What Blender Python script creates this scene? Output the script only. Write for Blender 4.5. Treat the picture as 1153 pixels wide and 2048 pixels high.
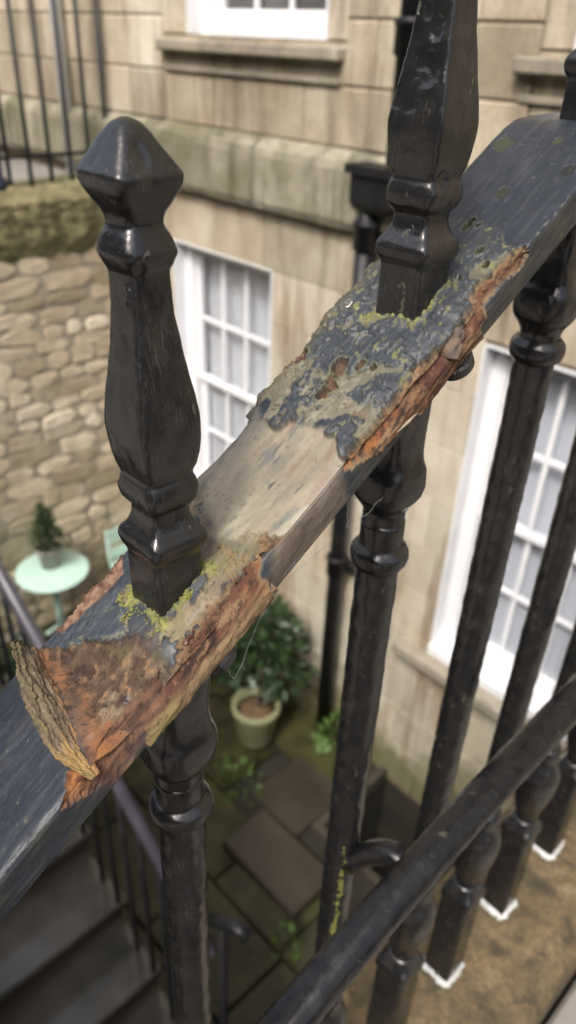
import bpy, bmesh, math, random
import numpy as np
from mathutils import Matrix, Vector

for o in list(bpy.data.objects):
    bpy.data.objects.remove(o)
S = bpy.context.scene
COL = S.collection
RAD = math.radians

# ------------------------------------------------------------------ camera
# world: x along the house front (to the right), y towards the house, z up; origin at the eye of the photographer
cd = bpy.data.cameras.new("camera")
cam = bpy.data.objects.new("camera", cd); COL.objects.link(cam)
CR = np.array([[0.690614, 0.407961, -0.597177], [0.722231, -0.345789, 0.599009], [0.037875, -0.844984, -0.533449]])
M4 = Matrix.Identity(4)
for i in range(3):
    M4[i][0] = CR[i][0]; M4[i][1] = -CR[i][1]; M4[i][2] = -CR[i][2]
cam.matrix_world = M4
cd.sensor_fit = 'VERTICAL'; cd.sensor_height = 36.0; cd.lens = 1500 / 2048 * 36
cd.clip_start = 0.01; cd.clip_end = 800
cd.dof.use_dof = True; cd.dof.focus_distance = 0.315; cd.dof.aperture_fstop = 9.5
S.camera = cam

# ------------------------------------------------------------------ light: bright overcast
W = bpy.data.worlds.new("World"); S.world = W; W.use_nodes = True
wn = W.node_tree; wn.nodes.clear()
sky = wn.nodes.new('ShaderNodeTexSky'); sky.sky_type = 'NISHITA'; sky.sun_disc = False
SUN_EL, SUN_AZ = RAD(52), RAD(160)          # compass bearing measured from +y towards +x
sky.sun_elevation = SUN_EL; sky.sun_rotation = SUN_AZ
sky.air_density = 1.0; sky.dust_density = 6.0; sky.ozone_density = 0.6
hs = wn.nodes.new('ShaderNodeHueSaturation'); hs.inputs['Saturation'].default_value = 0.68
bg = wn.nodes.new('ShaderNodeBackground'); bg.inputs['Strength'].default_value = 0.15
wo = wn.nodes.new('ShaderNodeOutputWorld')
wn.links.new(sky.outputs[0], hs.inputs['Color']); wn.links.new(hs.outputs[0], bg.inputs[0]); wn.links.new(bg.outputs[0], wo.inputs[0])
sl = bpy.data.lights.new("sun", 'SUN'); sl.energy = 1.3; sl.angle = RAD(10); sl.color = (1, .98, .95)
so = bpy.data.objects.new("sun", sl); COL.objects.link(so)
sd = Vector((math.sin(SUN_AZ) * math.cos(SUN_EL), math.cos(SUN_AZ) * math.cos(SUN_EL), math.sin(SUN_EL)))
so.rotation_euler = sd.to_track_quat('Z', 'Y').to_euler()
so.location = sd * 20
S.view_settings.view_transform = 'Standard'; S.view_settings.look = 'None'
S.view_settings.gamma = 1; S.view_settings.exposure = 0.9
S.render.engine = 'CYCLES'

# ------------------------------------------------------------------ helpers
rng = random.Random(7)
nrng = np.random.default_rng(11)

def link(o, parent=None, label=None, cat=None, group=None, kind=None):
    COL.objects.link(o)
    if parent is not None: o.parent = parent
    if label: o['label'] = label
    if cat: o['category'] = cat
    if group: o['group'] = group
    if kind: o['kind'] = kind
    return o

def empty(name, loc, label, cat, group=None, parent=None):
    o = bpy.data.objects.new(name, None); o.empty_display_size = .05
    o.location = loc
    link(o, parent, label, cat, group)
    return o

class MB:
    def __init__(s): s.v = []; s.f = []
    def add(s, v, f):
        n = len(s.v); s.v += [tuple(p) for p in v]; s.f += [tuple(i + n for i in q) for q in f]; return s
    def box(s, x0, x1, y0, y1, z0, z1):
        v = [(x, y, z) for z in (z0, z1) for y in (y0, y1) for x in (x0, x1)]
        return s.add(v, [(0, 2, 3, 1), (4, 5, 7, 6), (0, 1, 5, 4), (2, 6, 7, 3), (0, 4, 6, 2), (1, 3, 7, 5)])
    def tube(s, pts, r, n=10, cap=True):
        pts = [Vector(p) for p in pts]; m = len(pts)
        rr = r if isinstance(r, (list, tuple)) else [r] * m
        v = []; f = []
        ref = Vector((0, 0, 1))
        for i, p in enumerate(pts):
            t = (pts[min(i + 1, m - 1)] - pts[max(i - 1, 0)]).normalized()
            a = ref - t * ref.dot(t)
            if a.length < .05: a = Vector((1, 0, 0)) - t * t.x
            a.normalize(); b = t.cross(a)
            for k in range(n):
                q = 2 * math.pi * k / n
                v.append(p + (a * math.cos(q) + b * math.sin(q)) * rr[i])
        for i in range(m - 1):
            for k in range(n):
                f.append((i * n + k, i * n + (k + 1) % n, (i + 1) * n + (k + 1) % n, (i + 1) * n + k))
        if cap:
            f.append(tuple(range(n - 1, -1, -1))); f.append(tuple((m - 1) * n + k for k in range(n)))
        return s.add(v, f)
    def lathe(s, cx, cy, rows, n=24, cap=True):
        v = []; f = []
        for z, r in rows:
            for k in range(n):
                q = 2 * math.pi * k / n; v.append((cx + r * math.cos(q), cy + r * math.sin(q), z))
        for i in range(len(rows) - 1):
            for k in range(n):
                f.append((i * n + k, i * n + (k + 1) % n, (i + 1) * n + (k + 1) % n, (i + 1) * n + k))
        if cap:
            f.append(tuple(range(n - 1, -1, -1))); f.append(tuple((len(rows) - 1) * n + k for k in range(n)))
        return s.add(v, f)
    def build(s, name, mat, parent=None, smooth=False, label=None, cat=None, group=None, kind=None, loc=None):
        me = bpy.data.meshes.new(name); me.from_pydata(s.v, [], s.f); me.update()
        if smooth:
            me.polygons.foreach_set('use_smooth', np.ones(len(me.polygons), dtype=bool))
        if mat: me.materials.append(mat)
        o = bpy.data.objects.new(name, me)
        link(o, parent, label, cat, group, kind)
        if parent is not None and parent.type == 'EMPTY':
            o.matrix_parent_inverse = Matrix.Translation(parent.location).inverted()
        elif parent is not None and parent.parent is not None and False:
            pass
        return o

def bevel_box(x0, x1, y0, y1, z0, z1, c):
    """box with every edge chamfered by c (44 triangles)"""
    bm = bmesh.new(); bmesh.ops.create_cube(bm, size=1)
    for v in bm.verts:
        v.co = Vector(((x0 + x1) / 2 + v.co.x * (x1 - x0), (y0 + y1) / 2 + v.co.y * (y1 - y0), (z0 + z1) / 2 + v.co.z * (z1 - z0)))
    bmesh.ops.bevel(bm, geom=bm.edges[:], offset=c, segments=1, affect='EDGES')
    mb = MB(); bm.verts.ensure_lookup_table()
    mb.v = [tuple(v.co) for v in bm.verts]; mb.f = [tuple(v.index for v in f.verts) for f in bm.faces]
    bm.free(); return mb

# ---- gradient noise in numpy
def _h(ix, iy, iz, seed):
    h = (ix * 374761393 + iy * 668265263 + iz * 2147483647 + seed * 974634511) & 0xFFFFFFFF
    h = ((h ^ (h >> 13)) * 1274126177) & 0xFFFFFFFF
    h = h ^ (h >> 16)
    return h
def noise3(x, y, z, seed=0):
    x = np.asarray(x, float); y = np.asarray(y, float) + x * 0; z = np.asarray(z, float) + x * 0
    ix = np.floor(x).astype(np.int64); iy = np.floor(y).astype(np.int64); iz = np.floor(z).astype(np.int64)
    fx, fy, fz = x - ix, y - iy, z - iz
    ux, uy, uz = [t * t * t * (t * (t * 6 - 15) + 10) for t in (fx, fy, fz)]
    out = 0
    for dx in (0, 1):
        for dy in (0, 1):
            for dz in (0, 1):
                h = _h(ix + dx, iy + dy, iz + dz, seed)
                gx = (h & 1023) / 511.5 - 1; gy = ((h >> 10) & 1023) / 511.5 - 1; gz = ((h >> 20) & 1023) / 511.5 - 1
                w = (ux if dx else 1 - ux) * (uy if dy else 1 - uy) * (uz if dz else 1 - uz)
                out = out + w * (gx * (fx - dx) + gy * (fy - dy) + gz * (fz - dz))
    return out * 1.3
def noise2(x, y, seed=0):
    ix = np.floor(x).astype(np.int64); iy = np.floor(y).astype(np.int64)
    fx, fy = x - ix, y - iy
    ux, uy = [t * t * t * (t * (t * 6 - 15) + 10) for t in (fx, fy)]
    out = 0
    for dx in (0, 1):
        for dy in (0, 1):
            h = _h(ix + dx, iy + dy, 0, seed)
            a = (h & 4095) / 4096 * 2 * np.pi
            w = (ux if dx else 1 - ux) * (uy if dy else 1 - uy)
            out = out + w * (np.cos(a) * (fx - dx) + np.sin(a) * (fy - dy))
    return out * 1.45
def fbm(x, y, octv=4, seed=0, gain=.5, lac=2.03):
    o = 0; a = 1; s = 0
    for i in range(octv):
        o = o + a * noise2(x, y, seed + i * 17); s += a; a *= gain; x = x * lac + 5.3; y = y * lac + 1.7
    return o / s * 1.4
def ss(a, b, x):
    t = np.clip((x - a) / (b - a), 0, 1); return t * t * (3 - 2 * t)

# ------------------------------------------------------------------ materials
def newmat(name):
    m = bpy.data.materials.new(name); m.use_nodes = True
    nt = m.node_tree; nt.nodes.clear()
    out = nt.nodes.new('ShaderNodeOutputMaterial'); b = nt.nodes.new('ShaderNodeBsdfPrincipled')
    nt.links.new(b.outputs[0], out.inputs[0])
    return m, nt, b
def nnoise(nt, vec, scale, detail=5, rough=.6, dist=0):
    n = nt.nodes.new('ShaderNodeTexNoise'); n.inputs['Scale'].default_value = scale
    n.inputs['Detail'].default_value = detail; n.inputs['Roughness'].default_value = rough; n.inputs['Distortion'].default_value = dist
    if vec: nt.links.new(vec, n.inputs['Vector'])
    return n.outputs['Fac']
def ramp(nt, fac, stops):
    r = nt.nodes.new('ShaderNodeValToRGB'); e = r.color_ramp.elements
    while len(e) > 1: e.remove(e[-1])
    for i, (p, c) in enumerate(stops):
        el = e[0] if i == 0 else e.new(p)
        el.position = p; el.color = (c[0], c[1], c[2], 1) if isinstance(c, (tuple, list)) else (c, c, c, 1)
    nt.links.new(fac, r.inputs[0]); return r.outputs[0]
def mixc(nt, fac, a, b, mode='MIX'):
    m = nt.nodes.new('ShaderNodeMix'); m.data_type = 'RGBA'; m.blend_type = mode
    if isinstance(fac, float): m.inputs[0].default_value = fac
    else: nt.links.new(fac, m.inputs[0])
    for v, i in ((a, 6), (b, 7)):
        if isinstance(v, tuple): m.inputs[i].default_value = (*v[:3], 1)
        else: nt.links.new(v, m.inputs[i])
    return m.outputs[2]
def math_(nt, op, a, b=None):
    m = nt.nodes.new('ShaderNodeMath'); m.operation = op
    for v, i in ((a, 0), (b, 1)):
        if v is None: continue
        if isinstance(v, (int, float)): m.inputs[i].default_value = v
        else: nt.links.new(v, m.inputs[i])
    return m.outputs[0]
def bump(nt, b, h, strength, dist, prev=None):
    n = nt.nodes.new('ShaderNodeBump'); n.inputs['Strength'].default_value = strength; n.inputs['Distance'].default_value = dist
    nt.links.new(h, n.inputs['Height'])
    if prev: nt.links.new(prev, n.inputs['Normal'])
    nt.links.new(n.outputs[0], b.inputs['Normal']); return n.outputs[0]
def geo_pos(nt): return nt.nodes.new('ShaderNodeNewGeometry').outputs['Position']
def mapping(nt, vec, sc):
    m = nt.nodes.new('ShaderNodeMapping'); m.inputs['Scale'].default_value = sc; nt.links.new(vec, m.inputs['Vector']); return m.outputs[0]
def objrand(nt): return nt.nodes.new('ShaderNodeObjectInfo').outputs['Random']

def mat_simple(name, c1, c2, scale, rough=.7, bumpd=0.002, bscale=None, stretch=None, spec=.5, rand=0.0, metallic=0):
    m, nt, b = newmat(name); P = geo_pos(nt)
    if stretch: P = mapping(nt, P, stretch)
    f = nnoise(nt, P, scale, 6, .6)
    c = ramp(nt, f, [(.3, c1), (.7, c2)])
    if rand:
        r = ramp(nt, objrand(nt), [(0, 1 - rand), (1, 1 + rand)]); c = mixc(nt, 1.0, c, r, 'MULTIPLY')
    nt.links.new(c, b.inputs['Base Color'])
    b.inputs['Roughness'].default_value = rough; b.inputs['Specular IOR Level'].default_value = spec; b.inputs['Metallic'].default_value = metallic
    if bumpd: bump(nt, b, nnoise(nt, P, bscale or scale * 3, 5, .65), 1.0, bumpd)
    return m

def mat_blackpaint(name, base=(.0085, .0085, .0092), rough=.17, dust=.42, fine=1.0):
    """old brushed gloss paint on cast iron, dusty and knocked"""
    m, nt, b = newmat(name); P = geo_pos(nt)
    br = nnoise(nt, mapping(nt, P, (1, 1, .10)), 1000 / fine, 3, .65)         # brush drag, along the post
    sp = nnoise(nt, P, 1500 / fine, 2, .5)
    big = nnoise(nt, P, 48 / fine, 5, .65)
    col = mixc(nt, ramp(nt, big, [(.38, 0.), (.68, .8)]), base, (.017, .0165, .0155))
    dk = math_(nt, 'MULTIPLY', ramp(nt, br, [(.50, 0.), (.70, 1.)]), ramp(nt, nnoise(nt, P, 60 / fine, 5, .65), [(.50, 0.), (.68, dust)]))
    col = mixc(nt, dk, col, (.115, .112, .10))
    dots = math_(nt, 'MULTIPLY', ramp(nt, sp, [(.70, 0.), (.76, 1.)]), dust)
    col = mixc(nt, dots, col, (.24, .23, .19))
    ch = nnoise(nt, mapping(nt, P, (1, 1, .45)), 95 / fine, 5, .65, .6)
    chips = ramp(nt, ch, [(.665, 0.), (.675, .85)])
    col = mixc(nt, chips, col, (.060, .060, .042))
    nt.links.new(col, b.inputs['Base Color'])
    r = math_(nt, 'ADD', ramp(nt, nnoise(nt, P, 130 / fine, 5, .65), [(.3, rough - .07), (.7, rough + .13)]), math_(nt, 'MULTIPLY', dk, .5))
    nt.links.new(r, b.inputs['Roughness'])
    b.inputs['Specular IOR Level'].default_value = .6
    n = bump(nt, b, nnoise(nt, P, 150 / fine, 5, .65, .3), .45, .0006 * fine)
    n = bump(nt, b, ramp(nt, ch, [(.655, 0.), (.685, 1.)]), .6, -.0006 * fine, n)
    bump(nt, b, br, .4, .00022 * fine, n)
    return m

M = {}
M['paint_near'] = mat_blackpaint('black gloss paint')
M['paint_far'] = mat_simple('far black paint', (.006, .006, .007), (.016, .016, .017), 9, .42, .002, 40, None, .3)
M['paint_round'] = mat_blackpaint('black handrail paint', (.005, .005, .006), .23, .2, 1.0); M['paint_round'].node_tree.nodes['Principled BSDF'].inputs['Specular IOR Level'].default_value = .36

def mat_stone(name, ca, cb, cc, stain=(.10, .085, .06), stain_amt=.5, rand=.14, bumpd=.004, moss=0.0, algae=None):
    m, nt, b = newmat(name); P = geo_pos(nt)
    f = nnoise(nt, P, 1.7, 6, .6)
    col = ramp(nt, f, [(.3, ca), (.52, cb), (.72, cc)])
    hv = ramp(nt, objrand(nt), [(0, (1 - rand, 1 - rand, 1 - rand * 1.2)), (.5, (1, .97, .92)), (1, (1 + rand, 1 + rand, 1 + rand * .9))])
    col = mixc(nt, 1.0, col, hv, 'MULTIPLY')
    st = nnoise(nt, mapping(nt, P, (3.2, 3.2, .35)), 1.6, 6, .65)      # run-off streaks
    st = math_(nt, 'MULTIPLY', ramp(nt, st, [(.48, 0.), (.68, 1.)]), stain_amt)
    col = mixc(nt, st, col, stain)
    gr = nnoise(nt, P, 60, 3, .6)
    col = mixc(nt, .35, col, ramp(nt, gr, [(.3, .55), (.7, 1.3)]), 'MULTIPLY')
    if moss:
        mo = math_(nt, 'MULTIPLY', ramp(nt, nnoise(nt, P, 3.0, 6, .7), [(.42, 0.), (.62, 1.)]), moss)
        col = mixc(nt, mo, col, (.085, .085, .03))
    if algae is not None:        # green growth creeping up from the damp ground
        sz = nt.nodes.new('ShaderNodeSeparateXYZ'); nt.links.new(P, sz.inputs[0])
        hgt = math_(nt, 'ADD', math_(nt, 'MULTIPLY', math_(nt, 'SUBTRACT', algae, sz.outputs[2]), 1.3), math_(nt, 'MULTIPLY', math_(nt, 'SUBTRACT', nnoise(nt, P, 2.4, 6, .65), .5), 2.6))
        col = mixc(nt, ramp(nt, hgt, [(.1, 0.), (.75, .85)]), col, (.10, .10, .035))
    nt.links.new(col, b.inputs['Base Color']); b.inputs['Roughness'].default_value = .85; b.inputs['Specular IOR Level'].default_value = .25
    bump(nt, b, nnoise(nt, P, 25, 6, .7), .7, bumpd)
    return m
M['ashlar'] = mat_stone('limestone ashlar', (.29, .24, .17), (.42, .365, .28), (.55, .505, .42), (.14, .11, .075), .95, .22)
M['ashlar_low'] = mat_stone('pale limewashed stone', (.42, .365, .28), (.52, .475, .39), (.61, .58, .51), (.22, .155, .095), .95, .10, .004, 0, -4.1)
M['course'] = mat_stone('weathered string course', (.20, .18, .13), (.30, .275, .215), (.40, .38, .31), (.07, .066, .048), 1.0, .16, .006, .5)
M['sillstone'] = mat_stone('dirty sill stone', (.20, .175, .14), (.30, .265, .21), (.42, .385, .32), (.10, .09, .07), .5, .1)
M['mortar'] = mat_simple('lime mortar', (.27, .235, .175), (.38, .335, .255), 12, .9, .006, 40)
M['joint'] = mat_simple('ashlar joint', (.10, .075, .045), (.18, .14, .085), 9, .9, .003)
M['white'] = mat_simple('white gloss paint', (.70, .71, .73), (.82, .82, .83), 4, .3, .0006, 30)
M['backing'] = mat_simple('grey net curtain', (.58, .59, .63), (.68, .69, .72), 3, .9, .004, 8, (6, 6, .3))
M['dark_room'] = mat_simple('painted dim interior', (.05, .045, .04), (.20, .19, .18), 2.2, .8, 0)  # shade of the room put into a sheet's colour

def mat_glass():
    m = bpy.data.materials.new('window glass'); m.use_nodes = True; nt = m.node_tree; nt.nodes.clear()
    o = nt.nodes.new('ShaderNodeOutputMaterial'); mx = nt.nodes.new('ShaderNodeMixShader')
    t = nt.nodes.new('ShaderNodeBsdfTransparent'); g = nt.nodes.new('ShaderNodeBsdfGlossy'); g.inputs['Roughness'].default_value = .03
    t.inputs[0].default_value = (.96, .97, .98, 1)
    lw = nt.nodes.new('ShaderNodeLayerWeight'); lw.inputs[0].default_value = .5      # Schlick: same from either side of the pane
    f5 = math_(nt, 'ADD', math_(nt, 'MULTIPLY', math_(nt, 'POWER', lw.outputs['Facing'], 3.0), .8), .05)
    nt.links.new(f5, mx.inputs[0]); nt.links.new(t.outputs[0], mx.inputs[1]); nt.links.new(g.outputs[0], mx.inputs[2])
    nt.links.new(mx.outputs[0], o.inputs[0]); return m
M['glass'] = mat_glass()
M['rubble'] = mat_stone('rubble stone', (.42, .345, .24), (.55, .475, .355), (.66, .61, .51), (.22, .175, .115), .3, .38, .012)
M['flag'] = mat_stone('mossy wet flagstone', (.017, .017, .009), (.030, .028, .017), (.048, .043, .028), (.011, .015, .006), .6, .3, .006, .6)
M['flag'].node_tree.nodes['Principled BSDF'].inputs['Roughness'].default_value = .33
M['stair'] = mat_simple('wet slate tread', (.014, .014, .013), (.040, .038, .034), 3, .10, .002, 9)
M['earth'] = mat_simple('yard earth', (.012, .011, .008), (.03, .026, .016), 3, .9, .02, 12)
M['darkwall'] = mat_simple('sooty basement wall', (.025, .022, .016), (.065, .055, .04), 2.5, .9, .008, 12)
M['pavement'] = mat_simple('street paving', (.16, .15, .13), (.24, .22, .19), 2, .8, .004, 20)
M['mint'] = mat_simple('mint paint', (.42, .60, .52), (.50, .68, .59), 5, .4, .0008, 20)
M['pot_grey'] = mat_simple('grey pot', (.26, .25, .22), (.36, .34, .30), 9, .7, .002)
M['pot_green'] = mat_simple('pale glazed pot', (.20, .215, .11), (.29, .30, .165), 7, .45, .002)
M['soil'] = mat_simple('leaf litter', (.05, .03, .015), (.22, .14, .07), 30, .9, .01, 60)
M['bark'] = mat_simple('bark', (.06, .05, .03), (.14, .11, .07), 20, .9, .004)
def mat_leaf(name, a, b_, rough=.35):
    m, nt, b = newmat(name); P = geo_pos(nt)
    c = ramp(nt, nnoise(nt, P, 14, 3), [(.3, a), (.7, b_)])
    nt.links.new(c, b.inputs['Base Color']); b.inputs['Roughness'].default_value = rough
    return m
M['leaf'] = mat_leaf('glossy leaf', (.014, .032, .013), (.046, .080, .028))
M['conifer'] = mat_leaf('conifer', (.025, .045, .016), (.06, .085, .03), .7)
M['fern'] = mat_leaf('fern green', (.05, .10, .02), (.11, .18, .04), .6)
M['wallmoss'] = mat_simple('wall moss', (.085, .078, .034), (.29, .255, .13), 14, .95, .03, 30)
M['navy'] = mat_simple('navy paint', (.012, .016, .035), (.02, .025, .05), 6, .5, .001)
M['sealant'] = mat_simple('white sealant', (.42, .42, .40), (.72, .72, .70), 60, .5, .0015, 200)
M['thread'] = mat_simple('cobweb silk', (.55, .55, .53), (.7, .7, .68), 50, .6, 0)
M['timber'] = mat_simple('brown slab', (.026, .021, .015), (.050, .040, .028), 4, .45, .004, 16)

def mat_plinth():
    m, nt, b = newmat('lichen-stained plinth stone'); P = geo_pos(nt)
    f = nnoise(nt, P, 16, 8, .68, .5)
    col = ramp(nt, f, [(.28, (.04, .034, .020)), (.42, (.105, .078, .040)), (.56, (.150, .106, .052)), (.72, (.225, .172, .095))])
    g = ramp(nt, nnoise(nt, P, 120, 4, .7), [(.36, .45), (.6, 1.15)])
    col = mixc(nt, .7, col, g, 'MULTIPLY')
    bl = ramp(nt, nnoise(nt, P, 30, 6, .7, .4), [(.50, 0.), (.62, .85)])
    col = mixc(nt, bl, col, (.042, .034, .020))
    nt.links.new(col, b.inputs['Base Color']); b.inputs['Roughness'].default_value = .85
    n = bump(nt, b, f, .8, .006); bump(nt, b, nnoise(nt, P, 260, 4, .7), .7, .0012, n)
    return m
M['plinth'] = mat_plinth()

def mat_rail():
    """base colour and roughness of paint, primer, rust and moss come with the surface; fine grain is added here"""
    m, nt, b = newmat('corroded rail surface'); P = geo_pos(nt)
    a = nt.nodes.new('ShaderNodeAttribute'); a.attribute_name = 'Col'
    r = nt.nodes.new('ShaderNodeAttribute'); r.attribute_name = 'rough'
    k = nt.nodes.new('ShaderNodeAttribute'); k.attribute_name = 'grain'
    fine = nnoise(nt, P, 1800, 4, .7)
    mul = ramp(nt, fine, [(.3, .62), (.7, 1.36)])
    fac = math_(nt, 'MULTIPLY', k.outputs['Fac'], .85)
    col = mixc(nt, fac, a.outputs['Color'], mixc(nt, 1.0, a.outputs['Color'], mul, 'MULTIPLY'))
    nt.links.new(col, b.inputs['Base Color']); nt.links.new(r.outputs['Fac'], b.inputs['Roughness'])
    b.inputs['Specular IOR Level'].default_value = .34
    h = math_(nt, 'MULTIPLY', fine, math_(nt, 'ADD', k.outputs['Fac'], .1))
    n = bump(nt, b, h, .8, .0007)
    br = nnoise(nt, mapping(nt, P, (1, .18, .25)), 700, 3, .6)
    bump(nt, b, br, .25, .0002, n)
    return m
M['rail'] = mat_rail()

# ================================================================== LARGE STRUCTURE
YARD = -4.85
gd = MB().box(-150, 150, -150, 150, YARD - 1.4, YARD - 1.0).build('ground', M['earth'], kind='structure')
pv = MB().box(-30, 30, -14, -.75, YARD - .1, -1.62).build('pavement', M['pavement'], kind='structure')

# ---- unseen houses across the street, added to block low sky in paint reflections
op = empty('unseen_terrace', (0, -13, -1.6), 'unseen stone terrace across the street, added for paint reflections', 'house')
MB().box(-34, 34, -20, -13, -1.7, 8.5).build('wall', mat_simple('dark grey ashlar', (.13, .125, .115), (.22, .21, .19), 1.2, .85, .004, 12), op)  # wall kept dark and grey to cool the reflections in the paint
rf_ = MB(); rf_.add([(-34, -12.8, 8.5), (34, -12.8, 8.5), (34, -16.5, 11), (-34, -16.5, 11), (34, -20.2, 8.5), (-34, -20.2, 8.5)], [(0, 1, 2, 3), (3, 2, 4, 5), (0, 3, 5), (1, 4, 2)]).build('roof', M['darkwall'], op)
for k in range(-9, 10):
    for zc in (.2, 3.2, 6.0):
        MB().box(k * 3.4 - .6, k * 3.4 + .6, -12.99, -12.95, zc, zc + 1.9).build('window', M['navy'], op)

# ---- yard floor of flagstones
yfm = MB()
for (a, b_, c, d) in ((-5.8, -2.16, -.75, 3.81), (-1.40, -.2, -.75, 3.81), (-2.16, -1.40, -.75, 2.64), (-2.16, -1.40, 3.42, 3.81)): yfm.box(a, b_, c, d, YARD - .99, YARD - .03)
yf = yfm.build('yard_floor', M['earth'], kind='structure')
r1 = random.Random(3)
y = .82
while y < 3.36:
    h = r1.uniform(.42, .62); y1 = min(y + h, 3.38)
    if 3.38 - y1 < .2: y1 = 3.38
    x = -5.2 + r1.uniform(-.2, 0)
    while x < -.34:
        x1 = min(x + r1.uniform(.45, .85), -.32)
        inwell = (x1 > -2.2 and x < -1.36 and y1 > 2.66)
        if not inwell and x1 - x > .1:
            t = r1.uniform(0, .018)
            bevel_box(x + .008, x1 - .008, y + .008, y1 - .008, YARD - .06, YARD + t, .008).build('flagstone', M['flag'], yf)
        x = x1
    y = y1
# one slab lifted beside the open drain well
for (x0, x1, y0, y1, z1) in ((-2.52, -1.80, 2.02, 2.42, .085), (-2.72, -2.22, 2.46, 3.0, .02), (-1.34, -.6, 2.66, 3.3, .02)):
    bevel_box(x0, x1, y0, y1, YARD - .02, YARD + z1, .012).build('flagstone', M['timber'], yf)
well = MB()
well.box(-2.21, -2.15, 2.6, 3.39, YARD - .1, YARD + .03); well.box(-1.41, -1.35, 2.6, 3.39, YARD - .1, YARD + .03); well.box(-2.15, -1.41, 2.6, 2.66, YARD - .1, YARD + .03)
well.build('drain_kerb', M['darkwall'], yf)
bevel_box(-5.24, -4.25, .82, 3.38, YARD + .022, -4.62, .015).build('patio_step', M['flag'], yf)

# ---- mass under the entrance bridge and its landing
lb = empty('entrance_bridge', (.6, 1.5, -1.2), 'solid stone bridge carrying the entrance landing on the camera side', 'steps')
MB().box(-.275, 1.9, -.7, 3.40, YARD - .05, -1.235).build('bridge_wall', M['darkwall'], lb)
for i in range(5):
    y0 = .36 + i * .62
    bevel_box(-.088, 1.85, y0 + .003, min(y0 + .617, 3.39), -1.24, -1.19 + .001 * (i % 3), .006).build('landing_slab', M['pavement'], lb)
for i in range(3):
    bevel_box(-.088, 1.85, .36 - .3 * (i + 1) + .002, .36 - .3 * i - .002, -1.6, -1.355 - .155 * i + .155 * 0, .008).build('step_slab', M['pavement'], lb)

# ================================================================== HOUSE
YF = 3.40
house = empty('stone_house', (-2.5, YF, YARD), 'honey coloured stone townhouse with white sash windows behind the railing', 'house')
OPEN = [  # x0, x1, z0, z1
    (-4.72, -3.63, -3.42, -1.28), (-1.99, -.88, -3.42, -1.31), (-4.47, -3.26, .0, 2.0), (-1.83, -.62, .0, 2.0)]
def solid_rects(x0, x1, z0, z1, ops):
    xs = sorted({x0, x1, *[v for o in ops for v in o[:2] if x0 < v < x1]})
    zs = sorted({z0, z1, *[v for o in ops for v in o[2:] if z0 < v < z1]})
    out = []
    for a, b_ in zip(xs, xs[1:]):
        run = None
        for c, d in zip(zs, zs[1:]):
            inside = any(o[0] <= a and b_ <= o[1] and o[2] <= c and d <= o[3] for o in ops)
            if inside:
                if run: out.append((a, b_, *run)); run = None
            else: run = (run[0], d) if run else (c, d)
        if run: out.append((a, b_, *run))
    return out
core = MB()
for a, b_, c, d in solid_rects(-12, 5, YARD - .1, 9, OPEN): core.box(a, b_, YF + .012, YF + .42, c, d)
core.build('wall_core', M['joint'], house)
MB().box(-12, 5, YF - .004, YF + .010, 2.25, 9).build('upper_wall', M['ashlar'], house)

def ashlar_row(z0, z1, x0, x1, joints, mat, proud=0.0, ch=.004, gap=.004):
    xs = [x0] + joints + [x1]
    for a, b_ in zip(xs, xs[1:]):
        # clip against openings
        spans = [(a, b_)]
        for o in OPEN:
            if o[2] < z1 - .02 and o[3] > z0 + .02:
                ns = []
                for p, q in spans:
                    if q <= o[0] or p >= o[1]: ns.append((p, q))
                    else:
                        if p < o[0]: ns.append((p, o[0]))
                        if q > o[1]: ns.append((o[1], q))
                spans = ns
        for p, q in spans:
            if q - p < .05: continue
            bevel_box(p + gap, q - gap, YF - proud, YF + .03, z0 + gap, z1 - gap, ch).build('ashlar_block', mat, house)
r2 = random.Random(21)
def rj(x0, x1, lo, hi):
    out = []; x = x0 + r2.uniform(lo * .4, hi)
    while x < x1 - lo * .5: out.append(x); x += r2.uniform(lo, hi)
    return out
# rusticated piers between the ground-floor windows, channelled joints
for (x0, x1, js) in ((-7.3, -4.74, [[-6.5, -5.78, -5.12], [-6.3, -5.5, -4.99], [-6.6, -5.8, -5.15]]), (-3.11, -1.99, [[-2.93, -2.30], [-2.9, -2.33], [-2.92, -2.31]])):
    for (z0, z1), j in zip(((-.50, -.205), (-.205, .095), (.095, .40)), js): ashlar_row(z0, z1, x0, x1, j, M['ashlar'], .010, .011, .002)
    for k in range(6): ashlar_row(.40 + .305 * k, .705 + .305 * k, x0, x1, js[(k + 1) % 3], M['ashlar'], .010, .011, .002)
# aprons under the sills, and plain strips beside the openings
ashlar_row(-.50, -.205, -4.74, -3.11, [-4.42, -4.02, -3.42], M['ashlar'], -.006)
ashlar_row(-.50, -.205, -1.99, -.4, [-1.5, -1.0], M['ashlar'], -.006)
ashlar_row(-.205, -.005, -4.74, -3.11, [-4.2, -3.6], M['ashlar'], -.004); ashlar_row(-.205, -.005, -1.99, -.4, [-1.2], M['ashlar'], -.004)
for (x0, x1) in ((-4.74, -4.47), (-3.26, -3.11), (-1.99, -1.83), (-.62, -.4)):
    for k in range(6): ashlar_row(.0 + .35 * k, .35 * (k + 1), x0, x1, [], M['ashlar'], -.004)
for k in range(9): ashlar_row(-.5 + .305 * k, -.195 + .305 * k, -12, -7.3, rj(-12, -7.3, .6, .9), M['ashlar'], 0)
for k in range(9): ashlar_row(-.5 + .305 * k, -.195 + .305 * k, -.4, 4.9, rj(-.4, 4.9, .6, .9), M['ashlar'], 0)
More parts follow.
